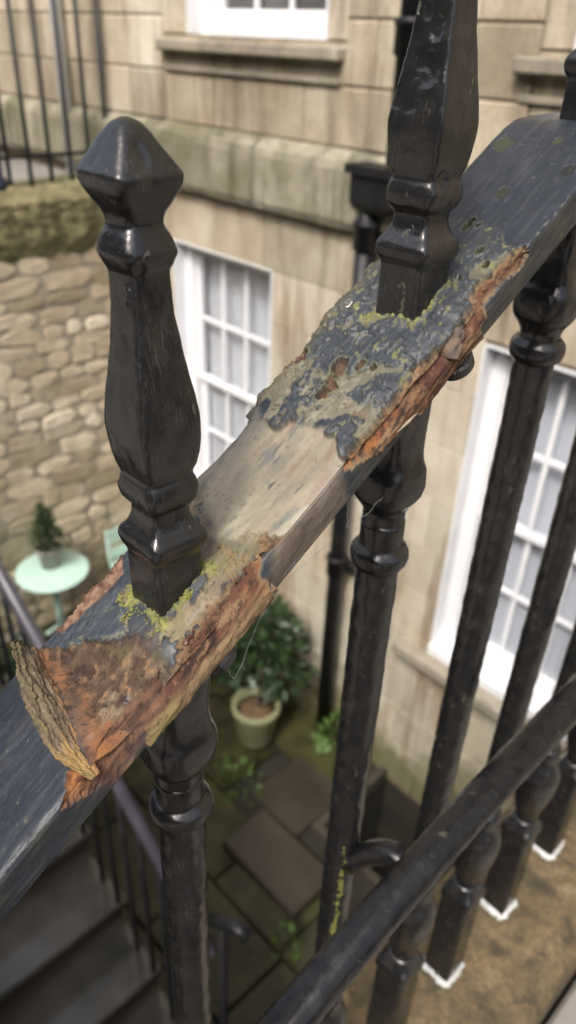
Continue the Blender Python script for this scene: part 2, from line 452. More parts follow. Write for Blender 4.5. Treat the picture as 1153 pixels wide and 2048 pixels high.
# string course, bevelled top, dirty drip underneath
def course_piece(a, b_):
    prof = [(YF + .03, -.50), (YF - .015, -.505), (YF - .075, -.56), (YF - .085, -.60), (YF - .085, -.86), (YF - .07, -.90), (YF - .03, -.93), (YF + .03, -.935)]
    n = 9; v = []; f = []; m = len(prof)
    for i in range(n):
        x = a + .003 + (b_ - a - .006) * i / (n - 1)
        for (yy, zz) in prof: v.append((x, yy + rng.uniform(-.004, .004), zz + rng.uniform(-.004, .004)))
    for i in range(n - 1):
        for k in range(m - 1): f.append((i * m + k, i * m + k + 1, (i + 1) * m + k + 1, (i + 1) * m + k))
    f.append(tuple(range(m - 1, -1, -1))); f.append(tuple((n - 1) * m + k for k in range(m)))
    MB().add(v, f).build('string_course', M['course'], house)
xs = [-8, -6.9, -5.75, -4.9, -3.75, -2.62, -1.5, -.4, .9, 2.2, 3.5, 4.9]
for a, b_ in zip(xs, xs[1:]): course_piece(a, b_)
# basement walling
zz = [YARD - .05, -4.5, -4.14, -3.78, -3.42, -3.06, -2.70, -2.34, -1.98, -1.62, -1.29, -.935]
for z0, z1 in zip(zz, zz[1:]):
    ashlar_row(z0, z1, -5.6, 4.9, rj(-5.6, 4.9, .5, .95), M['ashlar'] if z0 > -1.4 else M['ashlar_low'], 0, .003, .002)

def window(x0, x1, z0, z1, rows, cols, label, lit, back, sillw=.12):
    """box sash window set back in its reveal: frame, meeting rail, bars and panes"""
    yb = YF + .10
    fr = MB(); w = .105
    fr.box(x0, x0 + w, yb, yb + .12, z0, z1); fr.box(x1 - w, x1, yb, yb + .12, z0, z1)
    fr.box(x0 + w, x1 - w, yb, yb + .12, z1 - .06, z1); fr.box(x0 + w, x1 - w, yb, yb + .12, z0, z0 + .05)
    F = fr.build('window', M['white'], house, label=label)
    # white painted reveals
    rv = MB()
    rv.box(x0, x0 + .012, YF - .002, yb, z0 + .002, z1 - .002); rv.box(x1 - .012, x1, YF - .002, yb, z0 + .002, z1 - .002); rv.box(x0 + .012, x1 - .012, YF - .002, yb, z1 - .012, z1)
    rv.build('reveal', M['white'], F)
    gx0, gx1, gz0, gz1 = x0 + w, x1 - w, z0 + .05, z1 - .06
    mid = (gz0 + gz1) / 2
    sash = MB()
    for (a, c, yo) in ((mid - .02, gz1, .03), (gz0, mid + .02, .065)):
        sash.box(gx0, gx0 + .05, yb + yo, yb + yo + .035, a, c); sash.box(gx1 - .05, gx1, yb + yo, yb + yo + .035, a, c)
        sash.box(gx0 + .05, gx1 - .05, yb + yo, yb + yo + .035, a, a + (.04 if a > gz0 else .09)); sash.box(gx0 + .05, gx1 - .05, yb + yo, yb + yo + .035, c - .04, c)
    sash.build('sash', M['white'], F)
    for (a, c, yo) in ((mid + .02, gz1 - .04, .03), (gz0 + .09, mid - .02, .065)):
        ax0, ax1 = gx0 + .05, gx1 - .05
        for k in range(1, cols):
            xx = ax0 + (ax1 - ax0) * k / cols
            MB().box(xx - .013, xx + .013, yb + yo + .002, yb + yo + .03, a, c).build('glazing_bar', M['white'], F)
        for k in range(1, rows):
            z_ = a + (c - a) * k / rows
            MB().box(ax0, ax1, yb + yo + .004, yb + yo + .028, z_ - .013, z_ + .013).build('glazing_bar', M['white'], F)
        for i in range(cols):
            for j in range(rows):
                px0 = ax0 + (ax1 - ax0) * i / cols; px1 = ax0 + (ax1 - ax0) * (i + 1) / cols
                pz0 = a + (c - a) * j / rows; pz1 = a + (c - a) * (j + 1) / rows
                MB().box(px0 + .011, px1 - .011, yb + yo + .015, yb + yo + .018, pz0 + .011, pz1 - .011).build('pane', M['glass'], F)
    # folded sheet behind the glass: net curtains below, room shade painted dark upstairs
    cv = []; cf = []; n = 40
    for i in range(n + 1):
        xx = x0 + (x1 - x0) * i / n; yy = yb + .132 +   .005 * math.sin(i * 1.9) + .003 * math.sin(i * .7)
        cv += [(xx, yy, z0), (xx, yy, z1)]
    for i in range(n): cf.append((2 * i, 2 * i + 2, 2 * i + 3, 2 * i + 1))
    MB().add(cv, cf).build('backing', back, F, smooth=True)
    return F
def sill(x0, x1, z0, z1, F, mat, d=.10):
    o = bevel_box(x0, x1, YF - d, YF + .11, z0, z1, .012).build('sill', mat, F); return o
w1 = window(-4.72, -3.63, -3.42, -1.28, 2, 3, 'white basement sash window left of the black drainpipe', True, M['backing'])
w2 = window(-1.99, -.88, -3.42, -1.31, 2, 3, 'white basement sash window seen between the right hand balusters', True, M['backing'])
w3 = window(-4.47, -3.26, .0, 2.0, 2, 3, 'upper white sash window with dark panes', False, M['dark_room'])
w4 = window(-1.83, -.62, .0, 2.0, 2, 3, 'upper white sash window at the right edge', False, M['dark_room'])
for (a, b_, F) in ((-4.73, -3.12, w3), (-2.07, -.4, w4)):
    sill(a, b_, -.095, -.025, F, M['sillstone'], .075)
    bevel_box(a + .02, b_ - .02, YF - .018, YF + .02, -.205, -.172, .006).build('sill_moulding', M['sillstone'], F)
for (a, b_, F) in ((-4.82, -3.55, w1), (-2.22, -.7, w2)):
    bevel_box(a, b_, YF - .11, YF + .095, -3.56, -3.47, .012).build('sill', M['sillstone'], F)
    bevel_box(a + .23, b_ - .1, YF - .02, YF + .14, -3.468, -3.39, .006).build('sill_board', M['white'], F)

# ================================================================== DRAINPIPE WITH HOPPER
dp = empty('drainpipe', (-2.86, YF - .1, YARD), 'black cast iron drainpipe with square hopper head on the house front', 'drainpipe')
pp = MB()
pp.lathe(-2.765, YF - .12, [(YARD + .02, .055), (-.70, .055)], 18)
pp.build('pipe', M['paint_far'], dp, True)
pu = MB(); pu.lathe(-2.60, YF - .12, [(-.52, .062), (3.2, .062)], 18); pu.build('upper_pipe', M['paint_far'], dp, True)
hv = []; hf = []
for (z, x0, x1, yy) in ((-.76, -2.82, -2.62, YF - .18), (-.72, -2.84, -2.56, YF - .20), (-.58, -2.84, -2.56, YF - .20), (-.58, -2.87, -2.53, YF - .22), (-.535, -2.87, -2.53, YF - .22)):
    hv += [(x0, yy, z), (x1, yy, z), (x1, YF - .03, z), (x0, YF - .03, z)]
for i in range(4):
    for k in range(4): hf.append((4 * i + k, 4 * i + (k + 1) % 4, 4 * i + 4 + (k + 1) % 4, 4 * i + 4 + k))
hf.append((3, 2, 1, 0)); hf.append((16, 17, 18, 19))
MB().add(hv, hf).build('hopper', M['paint_far'], dp)
for (x, zc, r) in ((-2.765, -3.12, .07), (-2.765, -1.5, .07), (-2.765, -.9, .07), (-2.60, .02, .078), (-2.60, 1.6, .078)):
    c = MB().lathe(x, YF - .12, [(zc - .07, r - .01), (zc - .065, r), (zc + .05, r), (zc + .055, r + .008), (zc + .08, r + .008), (zc + .085, r - .006)], 18).build('collar', M['paint_far'], dp, True)
    MB().box(x - .12, x + .12, YF - .09, YF - .02, zc - .03, zc + .03).build('bracket', M['paint_far'], dp)
wp = empty('white_downpipe', (-5.95, YF - .07, -1), 'slim white downpipe on the house front behind the far railing', 'pipe')
MB().lathe(-5.95, YF - .07, [(-1.1, .045), (3.2, .045)], 14).build('pipe', M['white'], wp, True)
MB().lathe(-5.95, YF - .07, [(.3, .056), (.42, .056)], 14).build('collar', M['white'], wp, True)

# ================================================================== RUBBLE WALL OF THE YARD
XW = -5.25
rw = empty('rubble_wall', (XW, 2, YARD), 'rubble stone retaining wall with a mossy top at the end of the yard', 'wall')
MB().box(XW - .5, XW - .003, -.6, YF - .005, YARD - .1, -1.02).build('mortar_bed', M['mortar'], rw)
def rubble_stone(y0, y1, z0, z1, r):
    cy, cz = (y0 + y1) / 2, (z0 + z1) / 2; hy, hz = (y1 - y0) / 2, (z1 - z0) / 2
    n = r.choice((7, 8, 9)); v = []; f = []
    ang0 = r.uniform(0, 6); tilt = r.uniform(-.12, .12)
    radj = [r.uniform(.88, 1.08) for _ in range(n)]
    d = r.uniform(.002, .010)
    for (sc, xo) in ((1.0, -.03), (.98, d * .5), (.86, d), ):
        for k in range(n):
            q = 2 * math.pi * (k + .5) / n
            cx_, sx_ = math.cos(q), math.sin(q)
            p = 9.0
            rr = 1 / (abs(cx_) ** p + abs(sx_) ** p) ** (1 / p) * radj[k] * sc
            yy, z_ = cx_ * rr * hy, sx_ * rr * hz
            v.append((XW + xo + r.uniform(-.004, .004), cy + yy - z_ * tilt, cz + z_ + yy * tilt))
    v.append((XW + d * 1.15, cy, cz))
    for i in range(2):
        for k in range(n): f.append((i * n + k, i * n + (k + 1) % n, (i + 1) * n + (k + 1) % n, (i + 1) * n + k))
    for k in range(n): f.append((2 * n + k, 2 * n + (k + 1) % n, 3 * n))
    MB().add(v, f).build('stone', M['rubble'], rw)
r3 = random.Random(5)
z = -4.66
while z < -1.42:
    h = r3.uniform(.095, .175); z1 = min(z + h, -1.36); yy = 1.05 + r3.uniform(-.3, 0)
    while yy < YF - .03:
        w_ = r3.uniform(.16, .42) * (1 + (h - .14)); y1 = min(yy + w_, YF - .01)
        if y1 - yy > .06:
            if h > .20 and r3.random() < .4:
                m_ = z + h * r3.uniform(.4, .6)
                rubble_stone(yy + .012, y1 - .012, z + .008, m_ - .006, r3); rubble_stone(yy + .012, y1 - .012, m_ + .006, z1 - .008, r3)
            else: rubble_stone(yy + .011, y1 - .011, z + .008 + r3.uniform(-.012, .006), z1 - .008 + r3.uniform(-.006, .012), r3)
        yy = y1
    z = z1
# moss over the top courses
n_y, n_s = 120, 46
ys = np.linspace(-.5, YF - .01, n_y); sv = np.linspace(0, 1, n_s)
YY, SS = np.meshgrid(ys, sv, indexing='ij')
px = np.interp(SS, [0, .3, .42, 1], [XW - .42, XW - .05, XW + .04, XW + .03]); pz = np.interp(SS, [0, .3, .42, 1], [-.95, -.955, -1.03, -1.43])
low = np.clip((SS - .8) / .2, 0, 1)
nn = fbm(YY * 5, SS * 4 + pz * 5, 5, 31); n3 = fbm(YY * 22, SS * 14, 3, 77)
px = px + (.05 * nn + .02 * n3 + .02) * (1 - low) - low * .035; pz = pz + (.03 * nn) * (SS < .4) + low * .06 * fbm(YY * 7, YY * 0 + 3, 3, 9)
v = np.stack([px, YY, pz], -1).reshape(-1, 3).tolist(); f = []
for i in range(n_y - 1):
    for k in range(n_s - 1): f.append((i * n_s + k, (i + 1) * n_s + k, (i + 1) * n_s + k + 1, i * n_s + k + 1))
MB().add(v, f).build('moss_cap', M['wallmoss'], rw, True, label='olive moss draped over the top courses')
MB().box(-12, XW - .46, -.6, YF - .005, YARD, -1.0).build('neighbour_terrace', M['pavement'], kind='structure')

# far railing on that wall
nr = empty('area_railing', (XW - .17, 3, -.96), 'slim black iron railing standing on the mossy wall', 'railing')
XN = XW - .17
for yb_ in (2.06, 2.22, 2.38, 2.54, 2.70, 2.86, 3.02, 3.18, 3.34):
    bar = MB(); bar.lathe(XN, yb_, [(-1.0, .018), (-.93, .018), (-.9, .017), (.62, .017)], 8); o = bar.build('bar', M['paint_far'], nr, True)
    MB().lathe(XN, yb_, [(.62, .012), (.65, .026), (.70, .02), (.80, .002)], 8).build('spearhead', M['paint_far'], o, True)
MB().box(XN - .02, XN + .02, 1.8, YF, .555, .59).build('top_bar', M['paint_far'], nr)
MB().box(XN - .012, XN + .012, 1.8, YF, -.78, -.755).build('bottom_bar', M['paint_far'], nr)
nwm = MB().lathe(XN + .0, 2.44, [(-1.0, .07), (-.9, .07), (-.88, .05), (-.62, .058), (-.35, .05), (-.3, .065), (-.27, .065), (-.25, .03), (-.2, .05), (-.15, .02)], 16)
nwm.build('newel_post', M['navy'], nr, True)

# ================================================================== BASEMENT STAIR (lower left) AND ITS RAILING
YE = .80
st = empty('basement_stair', (-2, .2, YARD), 'flight of wet dark stone steps down to the basement yard', 'stairs')
RUN, RISE, X1S, Z1S = .222, .205, -1.63, -2.945
for k in range(-8, 6):
    xn = X1S + RUN * k; zn = Z1S - RISE * k
    if zn < YARD + .1: break
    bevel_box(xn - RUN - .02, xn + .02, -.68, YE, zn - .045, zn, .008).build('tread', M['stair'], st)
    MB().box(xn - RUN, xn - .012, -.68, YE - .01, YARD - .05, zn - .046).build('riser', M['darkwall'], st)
sr = empty('stair_railing', (-2, YE - .03, -3), 'thin black railing with sloping handrail beside the basement stair', 'railing')
hz = lambda x: -2.11 - .74 * (x + 1.513)      # handrail height above the nosings
MB().tube([(-3.2, YE - .03, hz(-3.2)), (-1.02, YE - .03, hz(-1.02))], .024, 10).build('handrail', mat_simple('worn handrail', (.045, .043, .055), (.08, .075, .095), 6, .35, .001), sr, True)
for k in range(-7, 3):
    xb = X1S - .11 + RUN * k
    for dx in (0, RUN / 2):
        x_ = xb + dx
        if x_ > -1.06: continue
        MB().tube([(x_, YE - .03, Z1S - RISE * (k + (1 if dx and False else 0)) - .01), (x_, YE - .03, hz(x_))], .011, 8).build('bar', M['paint_far'], sr, True)
MB().tube([(-1.05, YE - .03, -2.30), (-.90, YE - .03, -2.16), (-.86, YE - .02, -2.17)], .022, 8).build('end_rail', M['paint_far'], sr, True)
MB().tube([(-.965, YE - .03, -4.1), (-.965, YE - .03, -2.22)], .014, 8).build('end_post', M['paint_far'], sr, True)

# ================================================================== YARD FURNITURE AND PLANTS
tb = empty('garden_table', (-4.94, 2.18, -4.62), 'round mint green metal garden table against the rubble wall', 'table')
TZ = -3.85
MB().lathe(-4.94, 2.18, [(TZ - .03, .285), (TZ - .022, .30), (TZ - .004, .30), (TZ, .294)], 40).build('table_top', M['mint'], tb, True)
MB().lathe(-4.94, 2.18, [(-4.60, .03), (TZ - .03, .03)], 12).build('pedestal', M['mint'], tb, True)
for k in range(3):
    a = k * 2.09 + .4
    MB().tube([(-4.94, 2.18, -4.45), (-4.94 + .14 * math.cos(a), 2.18 + .14 * math.sin(a), -4.5), (-4.94 + .25 * math.cos(a), 2.18 + .25 * math.sin(a), -4.605)], .014, 8).build('leg', M['mint'], tb, True)
ch = empty('garden_chair', (-4.95, 2.98, -4.62), 'mint green folding garden chair behind the finial, only its back showing', 'chair')
MB().box(-5.12, -5.10, 2.80, 3.14, -3.98, -3.84).build('back_slat', M['mint'], ch)
MB().box(-5.12, -5.10, 2.80, 3.14, -4.14, -4.04).build('back_slat', M['mint'], ch)
MB().box(-5.10, -4.74, 2.80, 3.14, -4.20, -4.18).build('seat', M['mint'], ch)
for (a, b_) in ((-5.115, 2.81), (-5.115, 3.13)): MB().tube([(a, b_, -3.83), (a + .02, b_, -4.2), (a + .34, b_, -4.61)], .012, 8).build('leg', M['mint'], ch, True)
for (a, b_) in ((-4.75, 2.82), (-4.75, 3.12)): MB().tube([(a, b_, -4.19), (a - .33, b_, -4.61)], .012, 8).build('leg', M['mint'], ch, True)

def leaves(mb, centre, rad, count, size, r, up=.3, tilt=1.0):
    for _ in range(count):
        while True:
            p = Vector((r.uniform(-1, 1), r.uniform(-1, 1), r.uniform(-1, 1)))
            if .12 < p.length < 1: break
        p = p * (.55 + .45 * p.length)
        q = Vector((centre[0] + p.x * rad[0], centre[1] + p.y * rad[1], centre[2] + p.z * rad[2]))
        d = (p.normalized() + Vector((r.uniform(-.7, .7), r.uniform(-.7, .7), r.uniform(-.5, .7) + up))).normalized()
        s = d.cross(Vector((r.uniform(-1, 1), r.uniform(-1, 1), r.uniform(-1, 1)))).normalized(); nn_ = s.cross(d)
        L = size * r.uniform(.65, 1.25); w_ = L * .27
        a, b1, b2, c = q, q + d * L * .5 + s * w_ + nn_ * w_ * .3, q + d * L * .5 - s * w_ + nn_ * w_ * .3, q + d * L
        mid = q + d * L * .5
        mb.add([a, b1, mid, b2, c], [(0, 2, 1), (0, 3, 2), (1, 2, 4), (2, 3, 4)])
# conifer in a grey pot on the table
pc = empty('potted_conifer', (-5.0, 2.2, TZ), 'small clipped conifer in a grey pot standing on the mint table', 'plant')
MB().lathe(-5.0, 2.2, [(TZ + .003, .075), (TZ + .15, .095), (TZ + .165, .105), (TZ + .185, .105), (TZ + .185, .088), (TZ + .15, .086)], 24).build('pot', M['pot_grey'], pc, True)
MB().tube([(-5.0, 2.2, TZ + .1), (-5.0, 2.2, TZ + .5)], [.012, .006], 6).build('trunk', M['bark'], pc)
r4 = random.Random(8); mb = MB()
for i in range(9):
    t = i / 8; leaves(mb, (-5.0, 2.2, TZ + .22 + .36 * t), (.135 * (1 - t) + .015, .135 * (1 - t) + .015, .06), int(120 * (1 - t) + 25), .045, r4, .6)
mb.build('crown', M['conifer'], pc)
# bay shrub in the pale pot
PB = (-3.09, 2.84)
ps = empty('potted_shrub', (PB[0], PB[1], YARD), 'leafy evergreen shrub in a pale green pot beside the drainpipe', 'plant')
MB().lathe(PB[0], PB[1], [(YARD + .02, .13), (YARD + .06, .15), (YARD + .33, .178), (YARD + .36, .195), (YARD + .41, .195), (YARD + .415, .165), (YARD + .33, .155)], 32).build('pot', M['pot_green'], ps, True)
MB().lathe(PB[0], PB[1], [(YARD + .34, .16), (YARD + .365, .08), (YARD + .37, .01)], 20).build('soil', M['soil'], ps, True)
for (dx, dy, h) in ((0, 0, .62), (.05, .05, .55), (-.03, .04, .5)):
    MB().tube([(PB[0] + dx * .3, PB[1] + dy * .3, YARD + .33), (PB[0] + dx * 2, PB[1] + .05 + dy * 2, YARD + .33 + h * .5), (PB[0] + dx * 4 - .1, PB[1] + .12 + dy * 3, YARD + .3 + h * 1.3)], [.014, .010, .006], 6).build('stem', M['bark'], ps)
mb = MB(); r5 = random.Random(13)
for (c, rr, n_) in (((-3.22, 2.96, -3.95), (.36, .34, .27), 330), ((-3.02, 3.06, -4.12), (.24, .22, .22), 170), ((-3.40, 2.88, -4.10), (.24, .22, .2), 150), ((-3.14, 2.98, -3.74), (.22, .2, .16), 110)):
    leaves(mb, c, rr, n_, .10, r5, .1)
mb.build('crown', M['leaf'], ps)
# low ferns and weeds along the wall feet
def weed(name, label, c, rad, n_, size, mat, seed, stem=True):
    o = empty(name, (c[0], c[1], YARD), label, 'plant'); mb = MB(); leaves(mb, c, rad, n_, size, random.Random(seed), .5); mb.build('crown', mat, o)
    if stem: MB().tube([(c[0], c[1], YARD), (c[0], c[1], c[2] + rad[2] * .4)], [.012, .006], 6).build('stem', M['bark'], o)
weed('dark_shrub', 'dark bushy shrub growing under the mint table', (-4.45, 1.72, -4.45), (.42, .36, .36), 420, .085, M['leaf'], 2)
weed('dark_shrub', 'dark low shrub at the foot of the rubble wall beside the sloping handrail', (-4.75, 1.35, -4.35), (.30, .30, .34), 300, .08, M['leaf'], 3)
weed('fern', 'small bright fern at the foot of the drainpipe', (-2.62, 3.26, -4.72), (.16, .1, .16), 80, .10, M['fern'], 4)
weed('fern', 'small green weed between the flagstones below the shrub pot', (-2.85, 2.45, -4.80), (.22, .2, .07), 70, .07, M['fern'], 5)
weed('fern', 'tiny green weed beside the brown slab', (-1.72, 1.88, -4.80), (.10, .1, .06), 40, .06, M['fern'], 6)
weed('leafy_shrub', 'dark leafy shrub against the house under the left basement window', (-3.75, 3.12, -4.35), (.42, .2, .48), 380, .10, M['leaf'], 9)

# ================================================================== PLINTH UNDER THE RAILING
pl = empty('plinth', (-.18, 1.5, -1.1), 'weathered ochre plinth stones carrying the baluster feet', 'plinth')
PZ = -1.088
def plinth_stone(y0, y1, zt0, zt1):
    n = 14; m = 8; v = []; f = []
    for i in range(n + 1):
        yy = y0 + .002 + (y1 - y0 - .004) * i / n; zt = zt0 + (zt1 - zt0) * i / n
        for (xx, dz) in ((-.30, -.15), (-.30, -.012), (-.290, 0), (-.22, .001), (-.15, .0), (-.104, 0), (-.094, -.012), (-.094, -.15)):
            j = rng.uniform(-.0012, .0012) if dz > -.1 else 0
            v.append((xx + j, yy, zt + dz + j))
    for i in range(n):
        for k in range(m - 1): f.append((i * m + k, i * m + k + 1, (i + 1) * m + k + 1, (i + 1) * m + k))
        f.append((i * m + m - 1, i * m, (i + 1) * m, (i + 1) * m + m - 1))
    f.append(tuple(range(m - 1, -1, -1))); f.append(tuple(n * m + k for k in range(m)))
    MB().add(v, f).build('plinth_stone', M['plinth'], pl, True)
plinth_stone(.345, 1.02, PZ, PZ); plinth_stone(1.02, 1.9, PZ, PZ); plinth_stone(1.9, 2.7, PZ, PZ); plinth_stone(2.7, 3.38, PZ, PZ)
plinth_stone(-.05, .345, PZ - .64 * .395 + .02, PZ); plinth_stone(-.6, -.05, PZ - .64 * .395 + .02 - .352, PZ - .64 * .395 + .02)

# ================================================================== THE RAILING
XC, HW, SL, Z0R, ZL, TH = -.219, .0336, .64, -.2966, -.031, .022
def ztop(y):
    a = Z0R + SL * np.asarray(y, float); k = .0035
    return -k * np.logaddexp(-a / k, -ZL / k)
railing = empty('iron_railing', (XC, .3, PZ), 'black painted iron railing with a badly rusted, flaking top rail', 'railing')

def pchip(xk, yk, x):
    xk = np.asarray(xk, float); yk = np.asarray(yk, float); h = np.diff(xk); d = np.diff(yk) / h
    m = np.zeros_like(yk); m[0] = d[0]; m[-1] = d[-1]
    for i in range(1, len(yk) - 1):
        if d[i - 1] * d[i] > 0: m[i] = 2 / (1 / d[i - 1] + 1 / d[i])
    i = np.clip(np.searchsorted(xk, x) - 1, 0, len(h) - 1); t = (x - xk[i]) / h[i]
    return (yk[i] * (2 * t ** 3 - 3 * t ** 2 + 1) + m[i] * h[i] * (t ** 3 - 2 * t ** 2 + t) + yk[i + 1] * (-2 * t ** 3 + 3 * t ** 2) + m[i + 1] * h[i] * (t ** 3 - t ** 2))

def loft(cx, cy, rows, n=64, step=.0012, rough=.0004, seed=1, lean=(0, 0), zref=0, scale=1.0, dents=()):
    """rows of (z, half diagonal, squareness); rounded-square sections aligned with the rail"""
    rows = sorted(rows); zk = [r[0] for r in rows]
    zs = np.arange(zk[0], zk[-1] + step * .5, step)
    hh = pchip(zk, [r[1] for r in rows], np.clip(zs, zk[0], zk[-1])) * scale
    pk = np.interp(zs, zk, [r[2] for r in rows])
    q = np.linspace(0, 2 * np.pi, n, endpoint=False); q = q + .19 * np.sin(4 * q)       # denser at the corners
    Z, Q = np.meshgrid(zs, q, indexing='ij'); H = hh[:, None] + 0 * Q; P = pk[:, None] + 0 * Q
    c, s = np.cos(Q), np.sin(Q)
    sq = 1 / (np.abs(c) ** P + np.abs(s) ** P) ** (1 / P) / 2 ** (.5 - 1 / P)
    Rr = H * sq
    X, Y = c * Rr, s * Rr
    d = noise3(X * 130 + 7, Y * 130, Z * 90, seed) * rough * 1.3 + noise3(X * 420, Y * 420 + 3, Z * 300, seed + 5) * rough * .45
    for (zc, qc, rz, dep) in dents:
        dq = np.angle(np.exp(1j * (Q - qc))) * .016
        e = np.sqrt((Z - zc) ** 2 + dq ** 2) / rz
        d = d - dep * ss(1.1, .7, e + .25 * noise3(X * 600, Y * 600, Z * 600, 5))
    X = X + c * d; Y = Y + s * d
    X = cx + X + lean[0] * (Z - zref); Y = cy + Y + lean[1] * (Z - zref)
    v = np.stack([X, Y, Z], -1).reshape(-1, 3)
    N = len(zs); I, K = np.meshgrid(np.arange(N - 1), np.arange(n), indexing='ij'); K2 = (K + 1) % n
    f = np.stack([I * n + K, I * n + K2, (I + 1) * n + K2, (I + 1) * n + K], -1).reshape(-1, 4)
    mb = MB(); mb.v = v.tolist(); mb.f = [tuple(t) for t in f.tolist()]
    mb.f.append(tuple(range(n - 1, -1, -1))); mb.f.append(tuple((N - 1) * n + k for k in range(n)))
    return mb

FIN = [(.1802, .0012, 2.3), (.1793, .0042, 2.6), (.1773, .0068, 3.2), (.172, .0114, 5.5), (.167, .0158, 7), (.1645, .0175, 7), (.1622, .0171, 6.5), (.157, .0139, 5.5), (.152, .0103, 4), (.1497, .0096, 4),
       (.1460, .0117, 4.2), (.1406, .0138, 4.2), (.137, .0124, 4.4), (.1336, .0107, 5), (.1265, .0109, 7), (.1155, .0120, 10), (.099, .0149, 12), (.086, .0176, 12), (.077, .0187, 12), (.0677, .0179, 12),
       (.0598, .0161, 10), (.0562, .0147, 7), (.0535, .0158, 7), (.0498, .0166, 7), (.0455, .0158, 7), (.0405, .0121, 7), (.038, .0122, 7), (.033, .0142, 9), (.0285, .0183, 9), (.0262, .0190, 9), (.0225, .0182, 9), (.018, .0158, 9), (.015, .0157, 10), (-.03, .0163, 10)]
KNU = [(-.016, .0178, 8), (-.055, .0175, 8), (-.075, .0172, 6), (-.085, .0178, 4.2), (-.093, .0205, 3.6), (-.101, .0210, 3.4), (-.108, .0196, 3), (-.114, .0150, 2.4), (-.119, .0126, 2), (-.128, .0126, 2)]

